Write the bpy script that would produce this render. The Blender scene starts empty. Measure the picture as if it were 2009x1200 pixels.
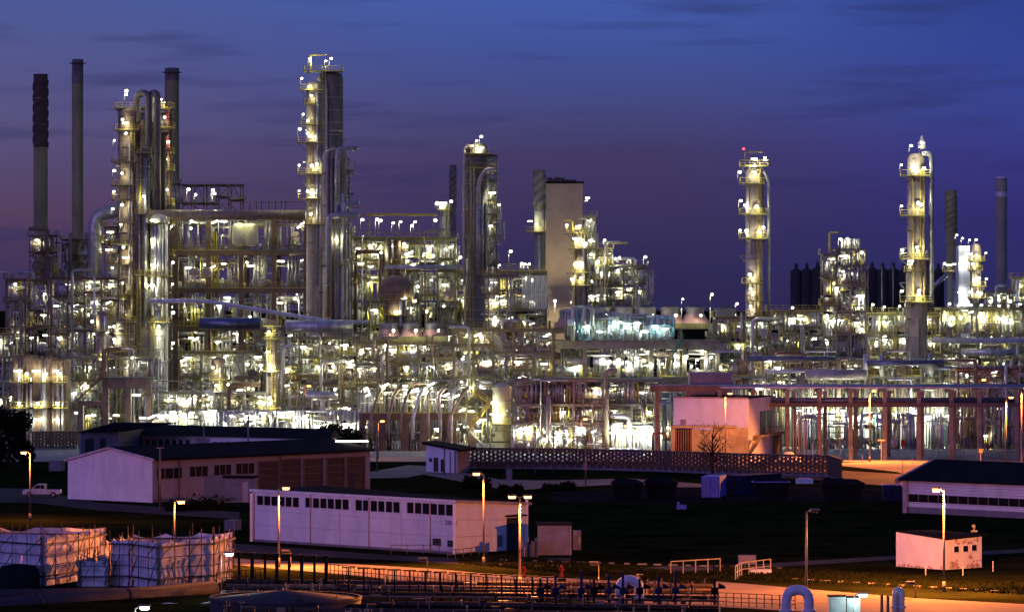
import bpy, math, random
from mathutils import Vector, Matrix
sc = bpy.context.scene
col = sc.collection
# ------------------------------------------------------------------ camera, sky, light
F = 7600.0; CX = 1004.5; HZ = 600.0; H = 25.0          # focal length and horizon in photo pixels, eye height in metres
cam_d = bpy.data.cameras.new('camera'); cam = bpy.data.objects.new('camera', cam_d); col.objects.link(cam)
cam.location = (0, 0, H); cam.rotation_euler = (math.radians(90), 0, 0)
cam_d.sensor_width = 36; cam_d.lens = 36*F/2009.0; cam_d.clip_start = 1; cam_d.clip_end = 60000
sc.camera = cam
sc.view_settings.view_transform = 'Standard'; sc.view_settings.look = 'None'
sc.view_settings.exposure = 0; sc.view_settings.gamma = 1; sc.view_settings.use_curve_mapping = False
cy = sc.cycles
cy.max_bounces = 4; cy.diffuse_bounces = 2; cy.glossy_bounces = 2; cy.transmission_bounces = 2; cy.transparent_max_bounces = 4
cy.caustics_reflective = False; cy.caustics_refractive = False
cy.sample_clamp_indirect = 3.0; cy.use_denoising = True; cy.use_light_tree = True
w = bpy.data.worlds.new('World'); sc.world = w; w.use_nodes = True
nt = w.node_tree; N = nt.nodes; L = nt.links
bg = N['Background']
tc = N.new('ShaderNodeTexCoord'); sep = N.new('ShaderNodeSeparateXYZ'); L.new(tc.outputs['Generated'], sep.inputs[0])
def wramp(stops):
    r = N.new('ShaderNodeValToRGB'); e = r.color_ramp.elements
    e[0].position, e[0].color = stops[0][0], (*stops[0][1], 1); e[1].position, e[1].color = stops[-1][0], (*stops[-1][1], 1)
    for p, c in stops[1:-1]: x = e.new(p); x.color = (*c, 1)
    return r
def lin(r, g, b): return tuple(((c/255)/12.92 if c < 10 else (((c/255)+.055)/1.055)**2.4) for c in (r, g, b))
west = wramp([(0, lin(66,54,92)), (.008, lin(72,58,98)), (.016, lin(80,62,100)), (.024, lin(95,71,104)), (.032, lin(94,78,117)), (.046, lin(98,90,138)), (.079, lin(84,98,162)), (.3, lin(78,98,166)), (1, lin(72,92,164))])
mid = wramp([(0, lin(50,44,86)), (.008, lin(53,47,91)), (.026, lin(66,57,101)), (.0395, lin(73,64,110)), (.0526, lin(74,80,140)), (.066, lin(71,90,166)), (.079, lin(74,100,184)), (.3, lin(72,96,172)), (1, lin(72,92,164))])
east = wramp([(0, lin(48,44,100)), (.008, lin(51,47,108)), (.026, lin(56,51,124)), (.0395, lin(61,62,143)), (.0526, lin(61,74,156)), (.066, lin(57,74,160)), (.079, lin(52,72,154)), (.3, lin(60,84,160)), (1, lin(72,92,164))])
for r_ in (west, mid, east): L.new(sep.outputs['Z'], r_.inputs[0])
def wmix(a_, b_, x0, x1):
    mr = N.new('ShaderNodeMapRange'); mr.inputs[1].default_value = x0; mr.inputs[2].default_value = x1; mr.interpolation_type = 'SMOOTHSTEP'; L.new(sep.outputs['X'], mr.inputs[0])
    m_ = N.new('ShaderNodeMix'); m_.data_type = 'RGBA'; L.new(mr.outputs[0], m_.inputs[0]); L.new(a_, m_.inputs[6]); L.new(b_, m_.inputs[7]); return m_
mx = wmix(wmix(west.outputs[0], mid.outputs[0], -.15, .03).outputs[2], east.outputs[0], .03, .14)
mp = N.new('ShaderNodeMapping'); mp.inputs['Scale'].default_value = (15, 15, 150); L.new(tc.outputs['Generated'], mp.inputs[0])
nz = N.new('ShaderNodeTexNoise'); nz.inputs['Scale'].default_value = 1.0; nz.inputs['Detail'].default_value = 5; nz.inputs['Roughness'].default_value = .55; L.new(mp.outputs[0], nz.inputs['Vector'])
cr = N.new('ShaderNodeMapRange'); cr.inputs[1].default_value = .53; cr.inputs[2].default_value = .7; cr.inputs[3].default_value = 0; cr.inputs[4].default_value = .5; L.new(nz.outputs[0], cr.inputs[0])
mc = N.new('ShaderNodeMix'); mc.data_type = 'RGBA'; L.new(cr.outputs[0], mc.inputs[0]); L.new(mx.outputs[2], mc.inputs[6]); mc.inputs[7].default_value = (*lin(50,50,104), 1)
L.new(mc.outputs[2], bg.inputs[0]); bg.inputs[1].default_value = .83
sd = bpy.data.lights.new('dusk_glow', 'SUN'); sd.energy = .95; sd.angle = math.radians(40); sd.color = (.42, .25, 1.0)
so = bpy.data.objects.new('dusk_glow', sd); col.objects.link(so)          # afterglow low in the sky behind the camera, to the left
so.rotation_euler = Vector((.75, .95, -.16)).to_track_quat('-Z', 'Y').to_euler()

# ------------------------------------------------------------------ helpers: pixel -> place (every place has its own real distance)
def K(gy): return H/(gy-HZ)
def Y(gy): return F*H/(gy-HZ)
def X(px, gy): return (px-CX)*K(gy)
def Z(py, gy): return H-(py-HZ)*K(gy)
def G(px, gy, z=0): return Vector((X(px, gy), Y(gy), z))

class MB:
    def __init__(s, mats=None): s.v = []; s.f = []; s.sm = []; s.mi = []; s.m = 0; s.mats = mats
    def add(s, vs, fs, smooth=False):
        b = len(s.v); s.v.extend([tuple(p) for p in vs])
        for f in fs: s.f.append([i+b for i in f]); s.sm.append(smooth); s.mi.append(s.m)
    def hexa(s, p):
        s.add(p, [(0,3,2,1),(4,5,6,7),(0,1,5,4),(1,2,6,5),(2,3,7,6),(3,0,4,7)])
    def box(s, x0, x1, y0, y1, z0, z1):
        s.hexa([(x0,y0,z0),(x1,y0,z0),(x1,y1,z0),(x0,y1,z0),(x0,y0,z1),(x1,y0,z1),(x1,y1,z1),(x0,y1,z1)])
    def cbox(s, c, sz, rz=0):
        a, b, h = sz[0]/2, sz[1]/2, sz[2]/2; ca, sa = math.cos(rz), math.sin(rz)
        s.hexa([(c[0]+x*ca-y*sa, c[1]+x*sa+y*ca, c[2]+z) for z in (-h, h) for x, y in ((-a,-b),(a,-b),(a,b),(-a,b))])
    def bar(s, p, q, w=.08, h=None):
        p, q = Vector(p), Vector(q); d = q-p
        if d.length < 1e-6: return
        d.normalize(); h = h or w
        u = d.cross(Vector((0,0,1))) if abs(d.z) < .98 else d.cross(Vector((0,1,0)))
        u.normalize(); v = u.cross(d); u *= w/2; v *= h/2
        s.hexa([p-u-v, p+u-v, p+u+v, p-u+v, q-u-v, q+u-v, q+u+v, q-u+v])
    def tube(s, pts, r, n=8, cap=True, bend=0):
        pts = [Vector(p) for p in pts]
        if bend and len(pts) > 2:
            o = [pts[0]]
            for i in range(1, len(pts)-1):
                a, b, c = pts[i-1], pts[i], pts[i+1]
                d1 = (a-b); d2 = (c-b); k = min(bend, d1.length*.49, d2.length*.49)
                p1 = b+d1.normalized()*k; p2 = b+d2.normalized()*k
                for t in (0, .25, .5, .75, 1): o.append(p1*(1-t)**2+b*2*t*(1-t)+p2*t*t)
            o.append(pts[-1]); pts = o
        m = len(pts); rs = r if isinstance(r, (list, tuple)) else [r]*m
        vs = []; ref = None
        for i in range(m):
            d = (pts[min(i+1, m-1)]-pts[max(i-1, 0)]).normalized()
            if ref is None: ref = Vector((0,0,1)) if abs(d.z) < .9 else Vector((0,1,0))
            u = ref-d*ref.dot(d)
            if u.length < 1e-4: u = d.orthogonal()
            u.normalize(); ref = u; v = d.cross(u)
            for k in range(n):
                a = 2*math.pi*k/n; vs.append(pts[i]+u*(rs[i]*math.cos(a))+v*(rs[i]*math.sin(a)))
        s.add(vs, [(i*n+k, i*n+(k+1)%n, (i+1)*n+(k+1)%n, (i+1)*n+k) for i in range(m-1) for k in range(n)], n > 4)
        if cap:
            b = len(s.v)-len(vs)
            s.f.append([b+k for k in range(n)][::-1]); s.f.append([b+(m-1)*n+k for k in range(n)]); s.sm += [False]*2; s.mi += [s.m]*2
    def lathe(s, prof, c, n=20, a0=0, a1=None, axis='z'):
        full = a1 is None; a1 = a0+2*math.pi if full else a1; cols = n if full else n+1; vs = []
        for r, z in prof:
            for k in range(cols):
                a = a0+(a1-a0)*k/n; x, y = r*math.cos(a), r*math.sin(a)
                vs.append((c[0]+x, c[1]+y, c[2]+z) if axis == 'z' else (c[0]+z, c[1]+x, c[2]+y) if axis == 'x' else (c[0]+x, c[1]+z, c[2]+y))
        s.add(vs, [(i*cols+k, i*cols+(k+1)%cols, (i+1)*cols+(k+1)%cols, (i+1)*cols+k) for i in range(len(prof)-1) for k in range(n)], True)
    def vessel(s, p0, p1, r, n=16, head=.5):     # a drum with dished heads between two points on one axis
        p0, p1 = Vector(p0), Vector(p1); d = (p1-p0).normalized(); h = r*head
        s.tube([p0-d*h, p0-d*h*.87, p0-d*h*.5, p0, p1, p1+d*h*.5, p1+d*h*.87, p1+d*h], [r*.06, r*.5, r*.87, r, r, r*.87, r*.5, r*.06], n)
    def rail(s, pts, h=1.1, step=1.6, w=.075, mid=True, toe=True):
        pts = [Vector(p) for p in pts]
        for a, b in zip(pts, pts[1:]):
            n = max(1, round((b-a).length/step))
            for i in range(n+1): q = a.lerp(b, i/n); s.bar(q, q+Vector((0,0,h)), w)
            s.bar(a+Vector((0,0,h)), b+Vector((0,0,h)), w)
            if mid: s.bar(a+Vector((0,0,h*.52)), b+Vector((0,0,h*.52)), w*.8)
            if toe: s.bar(a+Vector((0,0,.1)), b+Vector((0,0,.1)), .04, .18)
    def mesh(s, name, mats, off=(0,0,0)):
        me = bpy.data.meshes.new(name); ox, oy, oz = off
        me.from_pydata([(x-ox, y-oy, z-oz) for x, y, z in s.v], [], s.f)
        me.polygons.foreach_set('use_smooth', s.sm)
        if not isinstance(mats, (list, tuple)): mats = [mats]
        for m in mats: me.materials.append(M[m] if isinstance(m, str) else m)
        if len(mats) > 1: me.polygons.foreach_set('material_index', s.mi)
        return me

WL = {}
def link(o, parent=None, wloc=(0,0,0), rz=0):
    wloc = Vector(wloc); WL[o] = wloc; col.objects.link(o)
    if parent is not None: o.parent = parent; o.location = wloc-WL[parent]
    else: o.location = wloc
    if rz: o.rotation_euler = (0, 0, rz)
    return o
def tag(o, label, cat, group=None):
    o['label'] = label; o['category'] = cat
    if group: o['group'] = group
    return o
def thing(name, label, cat, loc, group=None, parent=None):
    return tag(link(bpy.data.objects.new(name, None), None, loc), label, cat, group)
def part(name, mb, mats, parent, label=None, stuff=False, at=None):
    if not mb.f: return None
    at = Vector(at) if at is not None else WL[parent]
    o = link(bpy.data.objects.new(name, mb.mesh(name, mats, at)), parent, at)
    if label: o['label'] = label
    if stuff: o['kind'] = 'stuff'
    return o
def single(name, mb, mats, label, cat, loc, group=None):
    return tag(link(bpy.data.objects.new(name, mb.mesh(name, mats, loc)), None, loc), label, cat, group)
def inst(name, me, parent, wloc, rz=0):
    return link(bpy.data.objects.new(name, me), parent, wloc, rz)
def struct(name, mb, mats):
    o = link(bpy.data.objects.new(name, mb.mesh(name, mats))); o['kind'] = 'structure'; return o

# ------------------------------------------------------------------ materials
M = {}
def mat(name, c, rough=.6, metal=0, c2=None, scale=1.0, bump=.0, detail=4, stretch=(1,1,1), spec=.4, seam=None):
    m = bpy.data.materials.new(name); m.use_nodes = True; M[name] = m
    t = m.node_tree; n = t.nodes; l = t.links; b = n['Principled BSDF']
    b.inputs['Roughness'].default_value = rough; b.inputs['Metallic'].default_value = metal; b.inputs['Specular IOR Level'].default_value = spec
    c2 = c2 or tuple(x*.62 for x in c)
    tc = n.new('ShaderNodeTexCoord'); mp = n.new('ShaderNodeMapping'); mp.inputs['Scale'].default_value = stretch; l.new(tc.outputs['Object'], mp.inputs[0])
    nz = n.new('ShaderNodeTexNoise'); nz.inputs['Scale'].default_value = scale; nz.inputs['Detail'].default_value = detail; nz.inputs['Roughness'].default_value = .62; l.new(mp.outputs[0], nz.inputs['Vector'])
    r = n.new('ShaderNodeValToRGB'); r.color_ramp.elements[0].position = .36; r.color_ramp.elements[1].position = .66
    r.color_ramp.elements[0].color = (*c2, 1); r.color_ramp.elements[1].color = (*c, 1)
    l.new(nz.outputs[0], r.inputs[0]); out = r.outputs[0]
    l.new(out, b.inputs['Base Color'])
    if bump:
        bp = n.new('ShaderNodeBump'); bp.inputs['Strength'].default_value = bump; bp.inputs['Distance'].default_value = .05
        l.new(nz.outputs[0], bp.inputs['Height']); l.new(bp.outputs[0], b.inputs['Normal'])
    return m
def emit(name, c, s):
    m = bpy.data.materials.new(name); m.use_nodes = True; M[name] = m; b = m.node_tree.nodes['Principled BSDF']
    b.inputs['Base Color'].default_value = (*c, 1); b.inputs['Emission Color'].default_value = (*c, 1); b.inputs['Emission Strength'].default_value = s
    m.cycles.emission_sampling = 'NONE'
mat('concrete', (.31,.27,.17), .85, c2=(.18,.15,.09), scale=.6, bump=.3)
mat('concrete_brown', (.25,.165,.09), .85, c2=(.13,.09,.06), scale=.5, bump=.3)
mat('steel_dark', (.12,.11,.09), .55, .3, scale=1.2)
mat('steel_olive', (.3,.28,.11), .5, .2, scale=1.0)
mat('steel_grey', (.3,.3,.23), .45, .4, scale=1.0)
mat('steel_rust', (.2,.12,.07), .7, .1, scale=.8)
mat('yellow_paint', (.62,.52,.07), .5, 0, c2=(.4,.32,.05), scale=1.5)
mat('grating', (.14,.14,.1), .7, .2, scale=4)
mat('aluminium', (.6,.58,.5), .45, .55, c2=(.34,.32,.26), scale=.9, stretch=(1,1,.3))
mat('pipe_white', (.7,.68,.62), .4, .1, scale=1.0)
mat('pipe_grey', (.4,.39,.36), .42, .45, scale=1.0)
mat('pipe_brown', (.28,.2,.13), .5, .2, scale=1.0)
mat('pipe_rose', (.46,.38,.3), .5, .1, scale=.7)
mat('shell_tan', (.38,.3,.2), .6, .15, c2=(.2,.14,.08), scale=.6, stretch=(1,1,.35))
mat('shell_rose', (.46,.39,.3), .6, .1, c2=(.27,.21,.14), scale=.6, stretch=(1,1,.3))
mat('shell_brown', (.26,.18,.1), .65, .05, c2=(.13,.08,.045), scale=.6, stretch=(1,1,.3))
mat('shell_dark', (.19,.16,.12), .65, .1, c2=(.09,.075,.055), scale=.6, stretch=(1,1,.3))
mat('stack_steel', (.33,.31,.14), .7, .1, c2=(.2,.19,.09), scale=.3, stretch=(1,1,.3), spec=.1)
mat('stack_brown', (.09,.06,.035), .9, 0, scale=.5)
mat('stack_concrete', (.36,.34,.18), .85, 0, c2=(.22,.2,.19), scale=.3, stretch=(1,1,.3))
mat('red_paint', (.28,.03,.025), .6, spec=.1)
mat('green_paint', (.06,.2,.1), .5)
mat('blue_pipe', (.16,.17,.24), .35, .7)
mat('teal_paint', (.25,.5,.48), .45, .1)
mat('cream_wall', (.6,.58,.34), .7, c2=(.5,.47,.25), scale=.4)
mat('lit_wall', (.72,.72,.68), .7, c2=(.5,.5,.46), scale=.6, stretch=(3,3,.4))
mat('tan_wall', (.44,.34,.2), .85, c2=(.38,.29,.16), scale=.3)
mat('white_wall', (.78,.76,.74), .75, c2=(.62,.6,.58), scale=.5, bump=.1, stretch=(1,1,.5), detail=9)
mat('cream_trim', (.42,.36,.3), .8, spec=.1)
mat('beige_wall', (.42,.36,.33), .8, c2=(.34,.29,.26), scale=.4)
mat('grey_wall', (.22,.2,.22), .85, c2=(.15,.14,.15), scale=.6)
mat('roof_dark', (.014,.014,.018), 1, c2=(.008,.008,.011), scale=.4, bump=.2, spec=.04)
mat('roof_trim', (.6,.5,.5), .7)
mat('window_dark', (.012,.008,.008), .5, 0, spec=.12)
mat('cinder', (.028,.024,.024), 1, c2=(.014,.012,.013), scale=.2, detail=9, spec=0)
mat('door_brown', (.075,.045,.03), .7, c2=(.04,.025,.018), scale=.8, stretch=(.3,.3,3))
mat('door_dark', (.03,.03,.035), .6)
mat('stain', (.25,.09,.05), .85, c2=(.5,.4,.36), scale=2.5, detail=8)
mat('grass', (.022,.026,.008), .95, c2=(.006,.008,.003), scale=.11, detail=10, spec=0)
mat('dirt', (.1,.07,.05), .95, c2=(.05,.035,.028), scale=.1, detail=9, spec=.1)
mat('asphalt', (.07,.062,.06), .95, c2=(.04,.037,.037), scale=.15, detail=10, stretch=(1,.35,1), spec=.05)
mat('yard_slab', (.3,.28,.25), .9, c2=(.2,.18,.16), scale=.2, detail=8, spec=.1)
mat('path_pale', (.26,.21,.18), .9, c2=(.17,.13,.11), scale=.12, detail=9, spec=.06)
mat('tarp', (.66,.63,.66), .6, c2=(.5,.48,.52), scale=1.2, bump=.6, stretch=(1,1,.6))
mat('scaffold', (.06,.045,.04), .6, .3)
mat('foliage', (.016,.02,.01), 1, scale=2, spec=0)
mat('bark', (.05,.035,.025), .9, scale=2)
mat('lamp_pole', (.2,.17,.15), .5, .3)
mat('container_blue', (.1,.14,.6), .5, c2=(.07,.1,.42), scale=.8)
mat('skip_blue', (.014,.02,.07), .8, spec=.1)
mat('skip_dark', (.01,.01,.014), .9, spec=.05)
mat('yard_pipe', (.05,.03,.025), .75, 0, spec=.25)
mat('big_violet', (.05,.042,.052), .7, 0, spec=.15)
mat('pipe_ochre', (.34,.25,.1), .6, .1, scale=.8)
mat('car_paint', (.6,.6,.6), .3, .2)
mat('rubber', (.012,.012,.012), .8)
mat('glass_dark', (.01,.012,.015), .1, spec=.6)
mat('white_paint', (.8,.8,.8), .5)
mat('fan_orange', (.5,.28,.22), .7, c2=(.4,.22,.17), scale=.5)
mat('fan_grey', (.28,.27,.22), .7, scale=.5)
mat('block', (.13,.09,.07), .9, c2=(.08,.055,.045), scale=2, spec=.05)
mat('silo', (.07,.065,.06), .9, 0, scale=.3, spec=.05)
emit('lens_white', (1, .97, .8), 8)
emit('lens_cool', (.8, 1, 1), 14)
emit('lens_sodium', (1, .42, .1), 9)
emit('lens_red', (1, .1, .15), 3)
emit('window_lit', (.75, .95, 1), 1.3)
emit('window_warm', (1, .8, .5), .9)

# ------------------------------------------------------------------ lamps (fixture mesh shared by its copies; the light belongs to the fixture)
LM = {}; LD = {}
WHITE = (.98, .98, .70); COOL = (.66, .98, 1); SOD = (1, .26, .04); BRIGHT = (.93, 1, .86)
def lmesh(kind, lens):
    key = (kind, lens)
    if key in LM: return LM[key]
    m = MB()
    if kind == 'post':       # short mast with a hooded lantern
        m.tube([(0,0,0),(0,0,2.2)], .05, 5); m.bar((0,0,2.2),(.35,-.2,2.5), .06); m.cbox((.35,-.22,2.7),(.5,.4,.07))
        m.m = 1; m.vessel((.22,-.25,2.42),(.48,-.25,2.42), .19, 10, .7)
    elif kind == 'tube':     # fluorescent tube fitting
        m.cbox((0,0,.18),(1.5,.3,.08)); m.bar((-.4,0,.2),(-.4,0,.4), .05); m.bar((.4,0,.2),(.4,0,.4), .05); m.m = 1; m.vessel((-.55,0,0),(.55,0,0), .12, 8, .4)
    elif kind == 'tilt':     # tilted tube fitting on a bracket
        m.bar((-.6,0,-.02),(.6,0,.5), .28, .06); m.bar((0,0,.2),(0,.3,.5), .06); m.m = 1; m.vessel((-.5,-.06,-.14),(.5,-.06,.3), .12, 8, .4)
    elif kind == 'flood':    # floodlight
        m.cbox((0,.2,0),(.7,.2,.5)); m.bar((0,.25,0),(0,.25,-.7), .07); m.m = 1; m.vessel((-.12,0,0),(.12,0,0), .2, 10, .5)
    LM[key] = m.mesh('floodlight', ['steel_dark', lens]); return LM[key]
OFF = {'post': (.35,-.3,2.02), 'tube': (0,-.05,-.32), 'tilt': (.1,-.2,-.35), 'flood': (0,-.45,-.1)}
nlamps = 0; LR = random.Random(41)
def ldata(color, pw, r=.14):
    k = (color, round(pw), r)
    if k not in LD:
        d = bpy.data.lights.new('lamp_light', 'POINT'); d.color = color; d.energy = pw; d.shadow_soft_size = r; LD[k] = d
    return LD[k]
def lamp(kind, p, parent, pw=420, color=WHITE, lens='lens_white', rz=0, light=True, name='floodlight'):
    global nlamps
    o = inst(name, lmesh(kind, lens), parent, p, rz); s_ = LR.uniform(.75, 1.25); o.scale = (s_, s_, s_)
    if light:
        nlamps += 1
        lo = bpy.data.objects.new('lamp_light', ldata(color, pw)); col.objects.link(lo); lo.parent = o; lo.location = OFF[kind]
    return o
# ------------------------------------------------------------------ plant builders
PW = ['aluminium', 'pipe_white', 'pipe_grey', 'pipe_brown', 'yellow_paint', 'steel_dark', 'steel_olive', 'shell_tan']   # slot order used by fill()
def drum(mb, c, r, h, n=14):      # upright drum on c (its foot), dished heads
    mb.lathe([(0,0),(r*.7,.02*h),(r,.09*h),(r,.9*h),(r*.8,.965*h),(r*.4,.99*h),(0,h)], c, n)
def ladder(mb, x, y, z0, z1, cage=True, rz=0):
    for dx in (-.25, .25): mb.bar((x+dx,y,z0),(x+dx,y,z1+1), .07)
    k = z0+.3
    while k < z1: mb.bar((x-.25,y,k),(x+.25,y,k), .05); k += .6
    if cage:
        k = z0+2.4
        while k < z1+1:
            mb.bar((x-.38,y,k),(x-.38,y-.7,k), .05); mb.bar((x+.38,y,k),(x+.38,y-.7,k), .05); mb.bar((x-.38,y-.7,k),(x+.38,y-.7,k), .05); k += 1.1
        for dx in (-.38, .38): mb.bar((x+dx,y-.7,z0+2.4),(x+dx,y-.7,z1+1), .05)
def stair(mb, p, q, wd=.9, rails=None):    # a flight from p up to q
    p, q = Vector(p), Vector(q); d = (q-p); hd = Vector((d.x, d.y, 0)).normalized(); s = Vector((-hd.y, hd.x, 0))*wd/2
    for k in (-1, 1): mb.bar(p+s*k, q+s*k, .08, .28)
    n = max(3, int(abs(d.z)/.3))
    for i in range(1, n): c = p.lerp(q, i/n); mb.bar(c-s, c+s, .26, .05)
    r = rails or mb
    for k in (-1, 1):
        for i in range(0, n+1, max(1, n//4)): c = p.lerp(q, i/n)+s*k; r.bar(c, c+Vector((0,0,1.05)), .07)
        r.bar(p+s*k+Vector((0,0,1.05)), q+s*k+Vector((0,0,1.05)), .08); r.bar(p+s*k+Vector((0,0,.55)), q+s*k+Vector((0,0,.55)), .06)

def fill(R, root, pw, x0, x1, y0, y1, z0, z1, dens=1.0, equip=1.0, vert=1.0):
    """pipes, manifolds and vessels of one storey of one bay"""
    W_, Hh = x1-x0, z1-z0; nY = y1-y0; dens *= 1.65
    for _ in range(int(R.uniform(3, 6)*dens)):                      # overhead runs along the bay
        r = R.choice((.06,.08,.1,.14,.2,.3)); y = R.uniform(y0+.2, y1-.3); z = z1-R.uniform(.35, min(2.4, Hh*.5))
        pw.m = R.choice((0,1,2,3,7,6)); a = x0+(0 if R.random() < .6 else R.uniform(0, W_*.4)); b = x1-(0 if R.random() < .6 else R.uniform(0, W_*.4))
        pts = [(a,y,z),(b,y,z)]
        if R.random() < .5: pts = pts+[(b,y,max(z0+.2, z-R.uniform(1, Hh*.9)))]
        if R.random() < .3: pts = [(a,y,max(z0+.2, z-R.uniform(1, Hh*.9)))]+pts
        pw.tube(pts, r, 7 if r > .1 else 5, bend=r*3)
    for _ in range(int(R.uniform(3, 6)*dens*vert)):                      # risers
        x = R.uniform(x0+.2, x1-.2); y = R.uniform(y0, y0+nY*.6); r = R.choice((.05,.06,.08,.12,.16,.24)); pw.m = R.choice((0,0,0,1,1,2,4))
        k = R.choice((1,1,2,3,4)); top = z1 if R.random() < .6 else z0+R.uniform(.4, .9)*Hh
        for i in range(k): pw.tube([(x+i*r*3.1, y, z0), (x+i*r*3.1, y, top)], r, 6)
        if R.random() < .6: pw.m = R.choice((0,1)); pw.tube([(x,y,top-.2),(x+R.uniform(-2,2),y,top-.2)], r, 6)
    for _ in range(int(R.uniform(5, 11)*dens)):                      # conduits, cable trays, small bore lines, hangers
        pw.m = R.choice((5,5,6,6,7,3,0,1,4)); y = y0+R.uniform(-.5, nY*.5); a = R.uniform(x0, x1); z = R.uniform(z0+.2, z1-.2); t = R.random(); w2 = R.uniform(.05,.1)
        if t < .4: pw.bar((a,y,z),(min(x1, a+R.uniform(1,max(1.2,W_))),y,z), w2, R.choice((w2,.2)))
        elif t < .8: pw.bar((a,y,z),(a,y,max(z0, z-R.uniform(1,Hh))), w2)
        elif t < .9: pw.bar((a,y,z),(min(x1,a+R.uniform(.6,2.2)),y,max(z0, z-R.uniform(.6,2.2))), w2)
        else: pw.rail([(a,y,z0),(min(x1,a+R.uniform(1.5,3)),y,z0)], 1.1, .8, .07)
    for _ in range(int(R.uniform(1, 4)*dens)):                      # valves and instruments
        x = R.uniform(x0+.3, x1-.3); y = y0+R.uniform(.2, nY*.5); z = z0+R.uniform(.3, 1.4); pw.m = R.choice((0,1,4,5,3))
        pw.cbox((x,y,z), (R.uniform(.25,.7), .4, R.uniform(.25,.8))); pw.m = 5; pw.bar((x,y,z0),(x,y,z), .09)
        if R.random() < .5: pw.m = 1; pw.lathe([(0,0),(.3,.02),(.3,.08),(0,.1)], (x,y-.2,z+.5), 8, axis='y')
    for _ in range(int(R.uniform(0, 2.4)*equip)):
        t = R.random(); mtl = R.choice(('aluminium','aluminium','pipe_white','pipe_grey','shell_tan','pipe_rose','shell_dark')); mb = MB()
        if t < .45:                                                 # upright drum
            r = R.uniform(.45, 1.1); h = min(Hh-.5, R.uniform(2.5, 5)); x = R.uniform(x0+r, max(x0+r+.01, x1-r)); y = y0+R.uniform(r, max(r+.01, nY-r))
            drum(mb, (x,y,z0+.35), r, h); 
            for a in (.8, 2.3, 3.9, 5.5): mb.bar((x+r*.8*math.cos(a), y+r*.8*math.sin(a), z0),(x+r*.8*math.cos(a), y+r*.8*math.sin(a), z0+.7), .12)
            part('drum', mb, mtl, root)
        elif t < .85:                                               # exchanger lying along the bay
            r = R.uniform(.35, .8); l = R.uniform(.35,.8)*W_; a = R.uniform(x0+r, max(x0+r+.01, x1-l-r)); y = y0+R.uniform(r, max(r+.01, nY*.6)); z = z0+r+R.uniform(.4, .9)
            mb.vessel((a,y,z),(min(a+l, x1-r*.4),y,z), r, 14, .4); b_ = min(a+l, x1-r*.4); mb.tube([(a+.3,y,z),(a+.42,y,z)], r*1.18, 14)
            for q in (a+.25*(b_-a), a+.75*(b_-a)): mb.cbox((q,y,z-r*.5-.25),(.25, r*1.5, z-z0-r*.3)) if False else mb.box(q-.12,q+.12,y-r*.7,y+r*.7,z0,z-r*.55)
            part('heat_exchanger', mb, mtl, root)
        else:                                                       # channel head seen end on
            r = R.uniform(.5, .9); x = R.uniform(x0+r, max(x0+r+.01, x1-r)); z = z0+r+.4
            mb.vessel((x,y0+.3,z),(x,y0+min(nY-.5,4),z), r, 14, .3); mb.tube([(x,y0+.2,z),(x,y0+.35,z)], r*1.15, 14); mb.box(x-.15,x+.15,y0+.8,y0+1.1,z0,z-r*.8)
            part('heat_exchanger', mb, R.choice(('pipe_rose','pipe_grey','shell_dark','aluminium')), root)

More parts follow.
